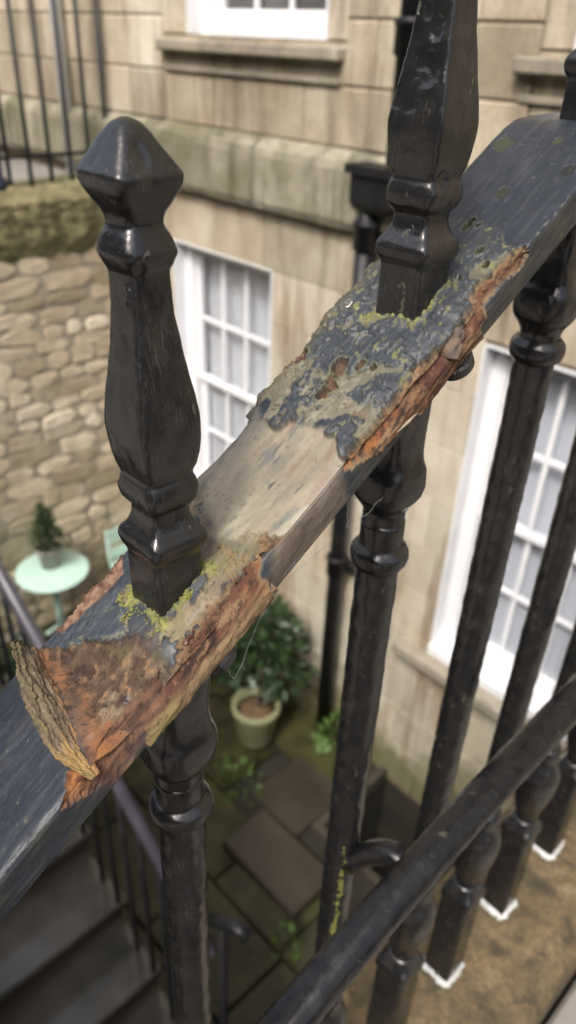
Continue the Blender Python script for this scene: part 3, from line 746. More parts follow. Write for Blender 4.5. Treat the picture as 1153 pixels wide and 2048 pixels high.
M['moss'] = mat_simple('lime moss', (.12, .13, .022), (.30, .30, .075), 350, .95, .0006, 1500)
ico = bmesh.new(); bmesh.ops.create_icosphere(ico, subdivisions=1, radius=1); iv = [v.co.copy() for v in ico.verts]; ico.verts.ensure_lookup_table(); ifc = [tuple(v.index for v in f.verts) for f in ico.faces]; ico.free()
posts = [.672 * .219, 1.36 * .219, 2.0 * .219, 2.58 * .219, 3.21 * .219]
sp = .14
yy = posts[-1]
while yy < 3.1: yy += sp; posts.append(yy)
posts = [posts[0] - 2 * .148, posts[0] - .148] + posts
PROTO = None
def baluster(i, yp):
    zr = float(ztop(yp))
    landing = yp > .40
    zb = PZ if yp > .345 else PZ - .60 * (.345 - yp)
    near = yp < .9
    n = 64 if near else 20; stp = .0012 if near else .004
    S_ = lambda a: [(zr + r[0], r[1], r[2]) for r in a]
    # the round shaft is the baluster itself
    zs_ = zr - .124; zu = zb + .345
    sh = loft(XC, yp, [(zu, .0128, 2), (zu + .1, .0131, 2), (zs_ - .03, .0129, 2), (zs_, .0128, 2)], n=n if near else 14, step=.003 if near else .05, rough=.0005, seed=20 + i).build('baluster', M['paint_near'], railing, True)
    k = loft(XC, yp, S_(KNU), n=n, step=stp, rough=.0005 if near else 0, seed=40 + i).build('knuckle', M['paint_near'], sh, True)
    zr_ = zr - (.150 if not landing else .130)
    loft(XC, yp, [(zr_ - .0085, .0126, 2), (zr_ - .0075, .0142, 2), (zr_ - .0045, .0166, 2), (zr_ - .001, .0175, 2), (zr_ + .003, .0172, 2), (zr_ + .006, .0156, 2), (zr_ + .0085, .0128, 2)], n=n, step=min(stp, .001), rough=.0005, seed=60 + i).build('ring', M['paint_near'], sh, True)
    lean = {2: (.0168, .0176)}.get(i, (0, 0))
    sc = {3: 1.04}.get(i, .985 if i == 2 else 1)
    dents = {2: [(zr + .1365, -.55, .0032, .0006), (zr + .170, -.9 + .7, .004, .0008), (zr + .0535, -2.4, .003, .0007), (zr + .129, -1.0, .0022, -.0009), (zr + .124, -1.15, .0016, -.0007)],
             3: [(zr + .056, -.35, .0048, .0009), (zr + .112, -1.25, .005, .0007), (zr + .098, -1.35, .007, .0009), (zr + .092, -1.5, .006, -.0006), (zr + .118, -1.8, .004, .0007), (zr + .088, -1.9, .008, .0006)]}.get(i, ())
    F = loft(XC, yp, S_(FIN), n=96 if i in (2, 3) else n, step=.0008 if i in (2, 3) else stp, rough=.00032 if near else 0, seed=80 + i, lean=(-lean[0] * 1, -lean[1]) if i == 2 else (0, 0), zref=zr, scale=sc, dents=dents).build('finial', M['paint_near'], sh, True)
    # turned foot: neck ring, urn, square cap, square foot
    U = [(zb + .350, .0125, 2), (zb + .345, .0175, 2), (zb + .336, .0185, 2), (zb + .330, .0140, 2), (zb + .322, .0150, 2), (zb + .308, .0225, 2), (zb + .293, .0265, 2), (zb + .276, .0262, 2), (zb + .250, .0225, 2), (zb + .222, .0165, 2), (zb + .208, .0130, 2), (zb + .203, .0130, 2)]
    loft(XC, yp, U, n=40 if near else 14, step=.0025 if near else .008, rough=.0005 if near else 0, seed=100 + i).build('urn', M['paint_near'], sh, True)
    Cp = [(zb + .206, .0150, 2.2), (zb + .200, .0185, 2.4), (zb + .194, .0230, 4), (zb + .190, .0275, 9), (zb + .182, .0285, 10), (zb + .176, .0280, 10), (zb + .172, .0240, 9)]
    loft(XC, yp, Cp, n=40 if near else 16, step=.002 if near else .004, rough=.0004 if near else 0, seed=120 + i).build('cap', M['paint_near'], sh, True)
    loft(XC, yp, [(zb - .01, .0262, 9), (zb + .10, .0255, 9), (zb + .174, .0252, 9)], n=40 if near else 16, step=.006 if near else .05, rough=.0005 if near else 0, seed=140 + i).build('foot', M['paint_near'], sh, True)
    if near:
        loft(XC, yp, [(zb - .002, .0296, 5), (zb + .004, .0292, 5), (zb + .009, .0268, 7)], n=64, step=.001, rough=.0034, seed=160 + i).build('sealant_bead', M['sealant'], sh, True, label='rough bead of white sealant round the foot')
        if i == 3:      # streak of moss down the shaft
            r_ = random.Random(4); mm_ = MB()
            for _ in range(320):
                zz_ = -.525 - .135 * r_.random() ** .8; a_ = -.72 + r_.gauss(0, .075) + .8 * (zz_ + .58) + .08 * math.sin(zz_ * 170); s_ = r_.uniform(.0003, .0008)
                if r_.random() < .35 + .35 * math.sin(zz_ * 90): continue
                c_ = Vector((XC + .0132 * math.cos(a_), yp + .0132 * math.sin(a_), zz_)); mm_.add([c_ + Vector((v.x * s_, v.y * s_, v.z * s_ * 1.5)) for v in iv], ifc)
            mm_.build('moss', M['moss'], sh, label='yellow green moss streak on the shaft', kind='stuff')
        # strap lug under the rail, standing out on the uphill side
        a = math.atan(SL) if not landing else 0; t = Vector((0, math.cos(a), math.sin(a))); nn_ = Vector((0, -math.sin(a), math.cos(a)))
        c0 = Vector((XC, yp, zr - TH)) - nn_ * .0036 + t * .002
        v = []; m = 10; outl = []
        for q in range(m + 1): qa = -math.pi / 2 + math.pi * q / m; outl.append((.0285 + .0085 * math.cos(qa), .0095 * math.sin(qa)))
        outl = [(-.026, -.0095)] + outl + [(-.026, .0095)]
        for (dn, sc2) in ((-.0034, .9), (-.0024, 1), (.0024, 1), (.0034, .9)):
            for (w_, s_) in outl: v.append(c0 + t * s_ * sc2 + Vector((1, 0, 0)) * w_ * (1 if sc2 == 1 else .975) + nn_ * dn)
        L_ = len(outl); ff = [tuple(range(L_ - 1, -1, -1)), tuple(3 * L_ + k for k in range(L_))]
        for b_ in range(3): ff += [(b_ * L_ + k, b_ * L_ + (k + 1) % L_, (b_ + 1) * L_ + (k + 1) % L_, (b_ + 1) * L_ + k) for k in range(L_)]
        MB().add(v, ff).build('strap_lug', M['paint_near'], sh)
for i, yp in enumerate(posts): baluster(i, yp)

# ---- round handrail on the camera side, on curved brackets
XH, ZH, RH = -.155, -.497, .0143
def hzr(y):
    y = np.asarray(y, float); k = .03
    return -k * np.logaddexp(-(ZH + .30 * (y - .33)) / k, -np.full_like(y, ZH) / k) + .012
ysr = np.concatenate([np.arange(-.5, .0, .02), np.arange(0, .8, .003), np.arange(.8, 3.3, .05)])
cz = hzr(ysr); n = 56; q = np.linspace(0, 2 * np.pi, n, endpoint=False)
YY, Q = np.meshgrid(ysr, q, indexing='ij'); CZ = cz[:, None] + 0 * Q
X = XH + RH * np.cos(Q); Zz = CZ + RH * np.sin(Q)
flat = ss(.24, .16, YY)          # worn, scraped facets on the lower length
dd = noise3(np.cos(Q) * 2.2, np.sin(Q) * 2.2, YY * 60, 3) * .0006 + noise3(np.cos(Q) * 5, np.sin(Q) * 5, YY * 220, 4) * .00035
fac = np.cos(Q - 1.75); dd = dd - flat * np.clip(fac - .80, 0, 1) * .005
X += np.cos(Q) * dd; Zz += np.sin(Q) * dd
v = np.stack([X, YY, Zz], -1).reshape(-1, 3); N = len(ysr)
I, K = np.meshgrid(np.arange(N - 1), np.arange(n), indexing='ij'); K2 = (K + 1) % n
mb = MB(); mb.v = v.tolist(); mb.f = [tuple(t) for t in np.stack([I * n + K, I * n + K2, (I + 1) * n + K2, (I + 1) * n + K], -1).reshape(-1, 4).tolist()]
HR = mb.build('handrail', M['paint_round'], railing, True, label='round black handrail with worn paint on the camera side')
for yb_ in (posts[3], posts[3] + .9, posts[3] + 1.8):
    zz_ = float(hzr(yb_)); pts = []
    for t in np.linspace(0, 1, 14):
        pts.append((XC + .008 + (XH - XC - .008) * t, yb_ + .012 * t, zz_ - .045 + .042 * math.sin(min(1, t * 1.5) * math.pi / 2) - .012 * max(0, t - .6)))
    MB().tube(pts, .0095, 16).build('bracket', M['paint_round'], HR, True)

# ---- TOP RAIL: one swept bar; corrosion, primer, paint scabs and pits are worked into its surface
POLY = dict(
cavity=[(0.0986, -0.0353), (0.1056, -0.0183), (0.1122, -0.0132), (0.119, -0.0027), (0.1272, 0.005), (0.1275, 0.0173), (0.1241, 0.0306), (0.12, 0.0428), (0.1116, 0.0518), (0.0972, 0.0553), (0.0699, 0.0351), (0.0788, 0.0245), (0.0848, 0.034), (0.0891, 0.0178), (0.0929, -0.0084), (0.0948, -0.0335)],
rust1=[(0.1806, 0.0244), (0.1836, 0.0292), (0.1799, 0.0333), (0.1753, 0.0377), (0.1741, 0.0431), (0.1771, 0.0496), (0.1791, 0.0574), (0.1656, 0.0582), (0.1552, 0.0596), (0.1421, 0.0604), (0.1281, 0.0566), (0.119, 0.0576), (0.111, 0.06), (0.1097, 0.0432), (0.1158, 0.0321), (0.123, 0.0313), (0.1349, 0.0262), (0.1394, 0.0259), (0.1533, 0.0259), (0.1632, 0.0262), (0.1735, 0.0274)],
rust2=[(0.2213, 0.0316), (0.225, 0.0309), (0.2345, 0.0317), (0.2479, 0.0314), (0.2614, 0.0308), (0.2739, 0.0303), (0.2856, 0.034), (0.2935, 0.0325), (0.3047, 0.0305), (0.3144, 0.0271), (0.3288, 0.029), (0.3365, 0.0313), (0.3377, 0.0345), (0.3392, 0.0418), (0.3231, 0.0391), (0.3157, 0.0405), (0.3104, 0.0496), (0.318, 0.0635), (0.3121, 0.0686), (0.3002, 0.0697), (0.2839, 0.0652), (0.2689, 0.0564), (0.2561, 0.0507), (0.2397, 0.0476), (0.2233, 0.0402)],
primer=[(0.1861, -0.0279), (0.1861, -.06), (0.2279, -.06), (0.2279, -0.0311), (0.2217, -0.0222), (0.223, -0.0111), (0.2305, -0.0103), (0.2274, 0.0), (0.2308, 0.0085), (0.2282, 0.0224), (0.2234, 0.0301), (0.2184, 0.0336), (0.225, 0.0548), (0.1829, 0.0576), (0.178, 0.0426), (0.1833, 0.0296), (0.1806, 0.0244), (0.1738, 0.0173), (0.1709, 0.0037), (0.1787, -0.0148)],
scab=[(0.2217, -0.0222), (0.2279, -0.0311), (0.2326, -0.06), (0.2621, -0.06), (0.314, -0.06), (0.314, -.035), (0.3447, -0.0163), (0.3451, 0.0135), (0.337, 0.0309), (0.3288, 0.029), (0.3144, 0.0271), (0.3047, 0.0305), (0.2856, 0.034), (0.2614, 0.0308), (0.2345, 0.0317), (0.225, 0.0309), (0.2282, 0.0224), (0.2308, 0.0085), (0.2274, 0.0), (0.2305, -0.0103), (0.223, -0.0111)],
mix1=[(0.1036, -0.06), (0.1861, -0.06), (0.1879, -0.0301), (0.1709, 0.0037), (0.1806, 0.0244), (0.1349, 0.0262), (0.1275, 0.0173), (0.1272, 0.005), (0.1056, -0.0183), (0.0986, -0.0353)],
crumb=[(0.1011, -0.06), (0.1458, -0.06), (0.1458, -0.0353), (0.1396, -0.0243), (0.124, -0.0249), (0.11, -0.0275)],
blue_a=[(0.2331, 0.0077), (0.2395, 0.0139), (0.2392, 0.0233), (0.231, 0.0223), (0.2297, 0.0159)],
blue_b=[(0.2464, 0.0071), (0.2615, 0.0143), (0.2683, 0.0258), (0.2512, 0.0269), (0.2436, 0.0176)],
blue_c=[(0.2611, -0.0242), (0.2799, -0.003), (0.2867, 0.027), (0.3059, 0.025), (0.2861, 0.036), (0.2673, 0.0268), (0.263, 0.0067)],
blue_d=[(0.1075, -0.0192), (0.1212, -0.0156), (0.134, -0.0142), (0.1233, 0.0012), (0.1191, -0.0044), (0.1124, -0.0144)],
)
def sdf(poly, y, q):
    """signed distance, positive inside"""
    P = np.array(poly); d2 = np.full(y.shape, 1e9); ins = np.zeros(y.shape, bool)
    for (ax, ay), (bx, by) in zip(P, np.roll(P, -1, 0)):
        ex, ey = bx - ax, by - ay; wx, wy = y - ax, q - ay
        t = np.clip((wx * ex + wy * ey) / (ex * ex + ey * ey + 1e-18), 0, 1)
        d2 = np.minimum(d2, (wx - t * ex) ** 2 + (wy - t * ey) ** 2)
        c = ((ay <= q) & (by > q)) | ((by <= q) & (ay > q))
        with np.errstate(divide='ignore', invalid='ignore'):
            xi = ax + (q - ay) / (by - ay) * ex
        ins ^= c & (y < xi)
    d = np.sqrt(d2); return np.where(ins, d, -d)

ysr = np.concatenate([np.arange(-.5, -.02, .012), np.arange(-.02, .47, .00048), np.arange(.47, 3.39, .03)])
qs = np.concatenate([np.linspace(-HW - TH, -HW, 22)[:-1], np.arange(-HW, HW + .0001, .00048), np.linspace(HW, HW + TH, 40)[1:], np.linspace(HW + TH, 3 * HW + TH, 14)[1:], ])
Y, Q = np.meshgrid(ysr, qs, indexing='ij')
# section at each q: position (c, drop) and outward normal
rc = .0035
def section(q):
    c = np.empty_like(q); dr = np.empty_like(q); nx = np.zeros_like(q); nz = np.zeros_like(q)
    for i, t in enumerate(q):
        if t < -HW: c[i], dr[i], nx[i], nz[i] = -HW, -HW - t, -1, 0
        elif t <= HW: c[i], dr[i], nx[i], nz[i] = t, 0, 0, 1
        elif t <= HW + TH: c[i], dr[i], nx[i], nz[i] = HW, t - HW, 1, 0
        else: c[i], dr[i], nx[i], nz[i] = HW - (t - HW - TH), TH, 0, -1
    # rounding of the arrises
    for e, sg in ((-HW, -1), (HW, 1)):
        d = (q - e) * sg
        m = np.abs(d) < rc * 1.2
        ph = np.clip((d + rc * 1.2) / (rc * 2.4), 0, 1) * np.pi / 2
        nx = np.where(m, sg * np.sin(ph), nx); nz = np.where(m, np.cos(ph), nz)
        c = np.where(m, e - sg * rc + sg * rc * np.sin(ph), c); dr = np.where(m, rc - rc * np.cos(ph), dr)
    return c, dr, nx, nz
sc_, sdp, snx, snz = section(qs)
yw = Y; side = ss(HW - .002, HW + .003, Q); bot = (Q > HW + TH - .0005)
slope = np.gradient(ztop(ysr), ysr); cosa = 1 / np.sqrt(1 + slope ** 2); sina = slope * cosa
n_a = fbm(Y * 55, Q * 55, 5, 1); n_b = fbm(Y * 170, Q * 170, 5, 2); n_c = fbm(Y * 420, Q * 420, 4, 3)
n_s = fbm(Y * 60, Q * 420, 5, 4)              # streaks along the rail
n_s2 = fbm(Y * 28, Q * 190, 4, 5); n_d = fbm(Y * 26, Q * 26, 4, 6); n_e = fbm(Y * 900, Q * 900, 2, 8)
def mk(name, amp=.0022, soft=.0004, n=None):
    s = sdf(POLY[name], Y, Q) + amp * (n_b * .75 + n_c * .45 if n is None else n)
    return ss(-soft, soft, s), s
def blend(a, b, m): return a + (b - a) * m
def C(*c): return np.array(c, float)[None, None, :] + np.zeros(Y.shape + (3,))
def lerp(a, b, m): return a + (b - a) * m[..., None]
D = np.zeros_like(Y)
# sound paint: blue-grey black, brush-marked, dirty in places
crk_f = fbm(Y * 60 + .25 * n_b, Q * 60 + .25 * n_c, 4, 111); crk_g = fbm(Y * 45, Q * 210 + .2 * n_b, 4, 113)
crack = ss(.030, .008, np.abs(crk_f)) * ss(-.1, .25, n_d + .3 * n_a)          # crazed cracks
lam = ss(.05, .012, np.abs(crk_g))                                            # splits between layers, along the rail
pin = ss(.66, .78, fbm(Y * 330, Q * 330, 2, 117))                             # pin-holes
D_ = np.zeros_like(Y)
col = lerp(C(.019, .023, .030), C(.036, .041, .049), ss(-.3, .6, n_s * .6 + n_d * .5))
dirt = ss(.22, .5, n_b * .6 + n_a * .6) * .5; col = lerp(col, C(.055, .052, .038), dirt * .5)
speck = ss(.62, .72, n_c + .25 * n_e); col = lerp(col, C(.17, .165, .12), speck * .5)
wash = ss(.1, .6, fbm(Y * 30, Q * 240 + 2, 4, 119)) * .5; col = lerp(col, C(.045, .050, .057), wash)
rough = .30 + .10 * n_b + .2 * dirt + .08 * wash; grain = .12 + .25 * dirt
D += .00045 * n_a + .00016 * n_s + .00014 * n_b
# chipped pale arris on the sound lengths, with a ridge of built-up paint
ar = np.exp(-((Q - HW) / .0013) ** 2); chip = ss(.40, .6, ar * (.5 + .9 * n_b + .6 * n_c))
col = lerp(col, C(.13, .13, .12), chip * .6); rough = blend(rough, .6, chip); D += ar * .0002 * (1 + n_b)
col = lerp(col, C(.06, .057, .047), side * ss(-.2, .5, n_a + .6 * n_s) * .8)
# --- primer: rubbed, dished, washed with brown and grey
m, s_pr = mk('primer', .0050, .0032, n_a * .7 + n_b * .4)
mpr = m
pc_ = lerp(C(.245, .212, .148), C(.168, .148, .110), ss(-.3, .6, fbm(Y * 26, Q * 75, 4, 5) + .3 * n_a))
pc_ = lerp(pc_, C(.185, .130, .090), ss(.05, .6, fbm(Y * 30, Q * 85, 5, 41) + .25 * n_d) * .85)
pc_ = lerp(pc_, C(.36, .335, .25), ss(.22, .65, fbm(Y * 26, Q * 80 + 3, 5, 43)) * .6)
pc_ = lerp(pc_, C(.10, .105, .105), ss(.36, .6, fbm(Y * 50, Q * 90 + 9, 5, 44)) * .7)
pc_ = lerp(pc_, C(.40, .20, .065), ss(.60, .70, n_a * .6 + n_b * .6) * .7)
pc_ = lerp(pc_, C(.105, .105, .10), ss(-.014, -.030, Q) * .7)
ed = np.exp(-((Q - HW + .004) / .003) ** 2); pc_ = lerp(pc_, C(.34, .335, .28), ed * ss(-.2, .4, n_s2) * .7)
pc_ = lerp(pc_, C(.105, .075, .055), side * .85); pc_ = lerp(pc_, C(.15, .14, .125), side * ss(.0, .5, n_s) * .7); pc_ = lerp(pc_, C(.06, .055, .045), side * ss(.1, .5, n_b) * .6)
scr = ss(.58, .68, fbm(Y * 55 + Q * 60, Q * 330 - Y * 60, 3, 46)); pc_ = lerp(pc_, C(.05, .055, .05), scr * .8)
pc_ = lerp(pc_, C(.08, .07, .05), pin * .6); pc_ = lerp(pc_, C(.15, .13, .10), ss(.2, .5, n_c) * .3)
col = lerp(col, pc_, m); rough = blend(rough, .32 + .12 * n_b, m); grain = blend(grain, .30, m)
dish = ss(0, .014, s_pr); D = blend(D, -.0004 - .0020 * dish * (1 - side) + .00018 * n_s2 + .0002 * n_b + .0007 * n_d + .0003 * n_a - .0003 * pin, m)
# --- patchwork round the first post
m, s_m1 = mk('mix1', .007, .0006, n_a * .7 + n_b * .5); m = np.where(Y > .155, ss(-.006, .006, s_m1), m)
b1 = lerp(C(.175, .138, .092), C(.265, .215, .148), ss(-.3, .5, n_b + .4 * n_s))
b1 = lerp(b1, C(.155, .112, .076), ss(.0, .5, n_a + .3 * n_c)); b1 = lerp(b1, C(.27, .155, .08), ss(.32, .55, n_b * .6 + n_d * .7))
b1 = lerp(b1, C(.13, .125, .05), ss(.1, .5, n_d - .3 * n_a) * .6)
patch = ss(.10, .16, n_a * .9 + .35 * n_b + .35 * ss(-.004, -.012, Q) - .06 + .25 * ss(.150, .128, Y) - .22 * ss(.150, .175, Y)); b1 = lerp(b1, lerp(C(.020, .025, .033), C(.05, .058, .066), ss(-.1, .6, n_s)), patch)
grey = ss(.22, .34, n_s * .7 + .5 * n_b); b1 = lerp(b1, C(.17, .17, .155), grey * .6 * (1 - patch))
rimp = np.exp(-((n_a * .9 + .35 * n_b + .35 * ss(-.004, -.012, Q) - .19 + .25 * ss(.150, .128, Y)) / .03) ** 2); b1 = lerp(b1, C(.06, .048, .033), rimp * .4)
b1 = lerp(b1, C(.035, .026, .018), np.clip(crack * .8 + .6 * lam * side, 0, 1) * (1 - .5 * patch)); b1 = lerp(b1, C(.05, .04, .025), pin * .7)
col = lerp(col, b1, m); rough = blend(rough, .66 - .28 * patch, m); grain = blend(grain, .75 - .45 * patch, m)
D = blend(D, -.0012 + .0008 * patch + .0010 * n_a + .0003 * n_b + .0002 * n_c - .0005 * crack - .0003 * pin, m)
m, s_ = mk('blue_d', .003, .0004, n_a * .6 + n_b * .6); col = lerp(col, lerp(C(.024, .030, .039), C(.055, .062, .071), ss(0, .5, n_s)), m); rough = blend(rough, .38, m); grain = blend(grain, .25, m); D = blend(D, .0006 + .0005 * n_a + .0002 * n_b - .0004 * crack, m)
ring_ = np.exp(-((s_ - .0002) / .0008) ** 2) * (Y < .128); col = lerp(col, C(.19, .185, .09), ring_ * .6 * ss(-.2, .2, n_c))
# --- crumbling left arris
m, s_ = mk('crumb', .003, .0008)
cr = lerp(C(.17, .095, .06), C(.25, .16, .11), ss(-.3, .4, n_c)); cr = lerp(cr, C(.085, .042, .028), ss(.05, .45, n_b))
col = lerp(col, cr, m); rough = blend(rough, .9, m); grain = blend(grain, 1., m)
D = blend(D, -.0010 + .0018 * n_b + .0014 * n_c + .0012 * n_a, m)
# --- scabs of old paint lifting round the second post
m, s_sc = mk('scab', .0085, .0008, n_a * .75 + n_b * .30 + .08 * n_c)
lay = n_a * .9 + n_b * .24 + .06 * n_c + .3 * n_s2
up_ = .46 * ss(.236, .275, Y)
b2 = lerp(C(.135, .122, .086), C(.220, .202, .150), ss(-.3, .4, n_b + .3 * n_s2))
b2 = lerp(b2, lerp(C(.085, .082, .060), C(.14, .132, .095), ss(-.3, .4, n_b)), ss(.232, .262, Y + .008 * n_a) * .8)
b2 = lerp(b2, C(.105, .098, .045), ss(-.05, .45, n_d + .4 * n_b) * .7)
b2 = lerp(b2, C(.125, .085, .06), ss(.22, .45, fbm(Y * 90, Q * 90 + 4, 4, 51)) * .8)
bl = np.clip(ss(.00, .05, lay - .10 + up_), 0, 1)
for nm in ('blue_a', 'blue_b', 'blue_c'):
    mm, _ = mk(nm, .0040, .0004, n_a * .6 + n_b * .5); bl = np.maximum(bl, mm)
blc = lerp(C(.028, .033, .040), C(.064, .071, .076), ss(-.1, .6, n_s * .7 + n_c * .3)); blc = lerp(blc, C(.09, .088, .06), ss(.25, .5, n_c * .7 + n_b * .5) * .6)
b2 = lerp(b2, blc, bl)
step1 = ss(.20, .22, lay); step2 = ss(-.18, -.15, lay)
for lv in (-.165, .21): b2 = lerp(b2, C(.035, .03, .02), np.exp(-((lay - lv + .02) / .022) ** 2) * .75)
rim = np.exp(-((lay - .14 + up_) / .03) ** 2); b2 = lerp(b2, C(.26, .245, .165), rim * .35)
b2 = lerp(b2, C(.030, .024, .016), np.clip(crack, 0, 1) * .85); b2 = lerp(b2, C(.05, .045, .025), pin * .75)
b2 = lerp(b2, C(.19, .19, .06), ss(.45, .62, fbm(Y * 150, Q * 150 + 8, 4, 53) + .2 * n_d) * .55 * ss(.24, .27, Y))
col = lerp(col, b2, m); rough = blend(rough, .60 - .24 * bl, m); grain = blend(grain, .55 - .4 * bl, m)
fade = ss(.350, .310, Y)
D = blend(D, (.0006 + .0007 * step1 + .0008 * step2 + .0004 * bl + .0011 * n_a + .00018 * n_b + .00008 * n_c + .0002 * n_s2 - .0005 * crack * (1 - .5 * bl) - .0003 * pin) * (.2 + .8 * fade), m)
# left arris of the scabs is ragged
rag = m * ss(-.026, -.034, Q) * ss(.33, .315, Y); D += rag * (.0016 * n_a + .0016 * n_b + .0009 * n_c + .0008); col = lerp(col, C(.105, .09, .05), rag * .6)
brk = rag * np.exp(-((Y - .2525) / .006) ** 2); col = lerp(col, C(.07, .028, .022), np.clip(brk * 1.2, 0, 1)); D -= brk * .004
# pits
for (py, pq, r, dep, cc) in ((.2430, -.0023, .0034, .0046, (.085, .045, .027)), (.2559, -.0055, .0042, .0040, (.09, .055, .035)), (.2505, -.0048, .003, .0034, (.12, .07, .045)), (.2475, -.001, .0028, .0034, (.11, .06, .04)), (.2607, .0042, .0024, .002, (.08, .05, .03)), (.262, .010, .0018, .0016, (.07, .05, .03)),
        (.2538, -.0299, .004, .003, (.08, .035, .028)), (.3311, .0136, .0022, .0030, (.04, .04, .012)), (.3255, .0210, .0022, .0030, (.04, .04, .012)), (.3427, -.0038, .0026, .0020, (.05, .045, .02)), (.3474, -.0046, .0020, .0018, (.03, .03, .022)), (.345, .001, .0018, .0022, (.015, .015, .015)), (.3393, .018, .0016, .0012, (.03, .028, .028)), (.2345, .019, .0016, .0009, (.15, .15, .08)), (.366, -.001, .0045, .0005, (.030, .032, .022)), (.395, -.024, .006, .0005, (.045, .05, .028)), (.385, .022, .004, .0005, (.02, .02, .02)), (.402, .004, .003, .0004, (.04, .045, .02))):
    e = np.sqrt(((Y - py) * 1.0) ** 2 + ((Q - pq) * 1.25) ** 2) / r + .5 * n_b + .3 * n_c
    w = ss(1.1, .75, e); col = lerp(col, C(*cc), w); D -= dep * w; rough = blend(rough, .85, w); grain = blend(grain, .9, w)
    rm = np.exp(-((e - 1.25) / .18) ** 2); D += .0004 * rm * (dep > .001); col = lerp(col, C(.17, .165, .07), rm * .35 * (dep > .001))
# --- rusted, laminated edges
def rust(D, col, rough, grain, m, s, deep, hot):
    t = np.clip(s / .012, 0, 1.5)
    strat = fbm(Y * 38, Q * 330 + Y * 60, 5, 61); sfine = fbm(Y * 130, Q * 800 + Y * 140, 3, 62)
    u = t * 4 + 1.6 * n_a + 1.0 * strat; stair = np.floor(u) + ss(.55, .98, u - np.floor(u))
    h = -.0016 - deep * np.clip(stair / 4.5, 0, 1.3) + .0010 * n_b + .0007 * n_c + .0008 * strat + .0004 * sfine
    rc_ = lerp(C(.095, .040, .024), C(.170, .098, .052), ss(-.3, .35, strat + .3 * n_b))
    rc_ = lerp(rc_, C(.060, .021, .016), ss(-.12, .34, n_a + .4 * strat + .25 * n_b) * .92)
    rc_ = lerp(rc_, C(.33, .125, .032), ss(.1, .5, n_b * .8 + .4 * hot + .3 * n_c) * hot * .7)
    rc_ = lerp(rc_, C(.235, .155, .082), ss(.2, .42, fbm(Y * 30, Q * 260 + 7, 4, 63)) * .7)
    rc_ = lerp(rc_, C(.215, .155, .085), np.exp(-(s / .0016) ** 2) * .8)
    rc_ = lerp(rc_, C(.27, .17, .095), ss(.45, .6, n_c + .2 * sfine) * .45)
    dk = np.clip(ss(.32, .46, fbm(Y * 45, Q * 420 + Y * 50, 4, 67)) + lam * .8 + .7 * ss(.42, .56, fbm(Y * 200, Q * 300, 3, 69)), 0, 1)
    rc_ = lerp(rc_, C(.014, .009, .008), dk * .85)
    h = h - .0016 * dk
    sd_ = ss(HW + .004, HW + .013, Q); h = h * (1 - .85 * sd_) + sd_ * (.0014 + .0012 * n_a + .0008 * strat + .0005 * n_b)
    return blend(D, h, m), lerp(col, rc_, m), blend(rough, .85, m), blend(grain, 1., m)
m, s = mk('rust1', .0034, .0003); s = s + .0020 * (Q < HW + .004); m = ss(-.0003, .0003, s)
hot = np.clip(.20 + .7 * ss(.168, .180, Y), 0, 1) * ss(-.4, .3, n_d)
D, col, rough, grain = rust(D, col, rough, grain, m, s, .0058, hot)
low_ = m * ss(.045, .051, Q + .002 * n_a); D += low_ * .0018
col = lerp(col, lerp(C(.235, .165, .085), C(.135, .088, .048), ss(-.2, .4, n_s)), low_ * .8); col = lerp(col, C(.26, .22, .07), low_ * ss(.128, .122, Y) * .6); col = lerp(col, C(.02, .014, .01), low_ * lam * .8)
bolt = np.sqrt((Y - .1385) ** 2 + (Q - .0345) ** 2) / .0050; w = ss(1.1, .7, bolt + .2 * n_b); D += w * .0030; col = lerp(col, lerp(C(.085, .028, .02), C(.34, .26, .21), ss(.2, .6, n_c)), w * .9); rough = blend(rough, .5, w)
bolt = np.sqrt(((Y - .1465) * .8) ** 2 + (Q - .041) ** 2) / .0036; w = ss(1.1, .8, bolt + .3 * n_b); D -= w * .003; col = lerp(col, C(.025, .012, .009), w)
m, s = mk('rust2', .0030, .0003); s = s + .0030 * (Q < HW + .006) * ss(.215, .235, Y); m = ss(-.0003, .0003, s)
hot = np.clip(.22 + .85 * ss(.270, .232, Y) + .5 * ss(.052, .062, Q), 0, 1) * ss(-.5, .2, n_d + .25)
D, col, rough, grain = rust(D, col, rough, grain, m, s, .0068, hot)
fl = sdf([(.288, .036), (.300, .034), (.304, .039), (.291, .047), (.286, .043)], Y, Q) + .0015 * n_b; w = ss(0, .0005, fl); D += w * .0042; col = lerp(col, lerp(C(.15, .11, .08), C(.09, .07, .06), ss(-.2, .3, n_s)), w)
# --- the open cavity above the curled flake
m, s = mk('cavity', .0022, .0003); opn = ss(-.006, .014, Q) * ss(.080, .092, Y); m = blend(m, ss(-.006, .007, s + .003 * n_a), opn)
cv = lerp(C(.068, .042, .028), C(.118, .080, .052), ss(-.3, .4, n_b)); cv = lerp(cv, C(.048, .025, .019), ss(.15, .5, n_c * .7 + n_a * .5))
cv = lerp(cv, C(.18, .135, .090), ss(.05, .42, n_a * .7 + .4 * n_b) * ss(-.008, .012, Q)); cv = lerp(cv, C(.235, .135, .068), ss(.40, .52, n_b + .25 * n_c + .1) * .85)
cv = lerp(cv, C(.15, .15, .145), ss(.52, .6, fbm(Y * 120 + 4, Q * 120, 4, 97)) * .8); cv = lerp(cv, C(.12, .115, .04), ss(.2, .5, n_d + .2) * ss(.112, .122, Y) * .6)
orange = ss(.101, .084, Y) * ss(-.006, .022, Q); cv = lerp(cv, lerp(C(.36, .150, .042), C(.105, .038, .020), ss(-.15, .4, n_b + .3 * n_c)), orange * .95)
cv = lerp(cv, C(.20, .08, .032), np.exp(-((Y - .0965) / .004) ** 2) * ss(-.2, .3, n_b) * .7)
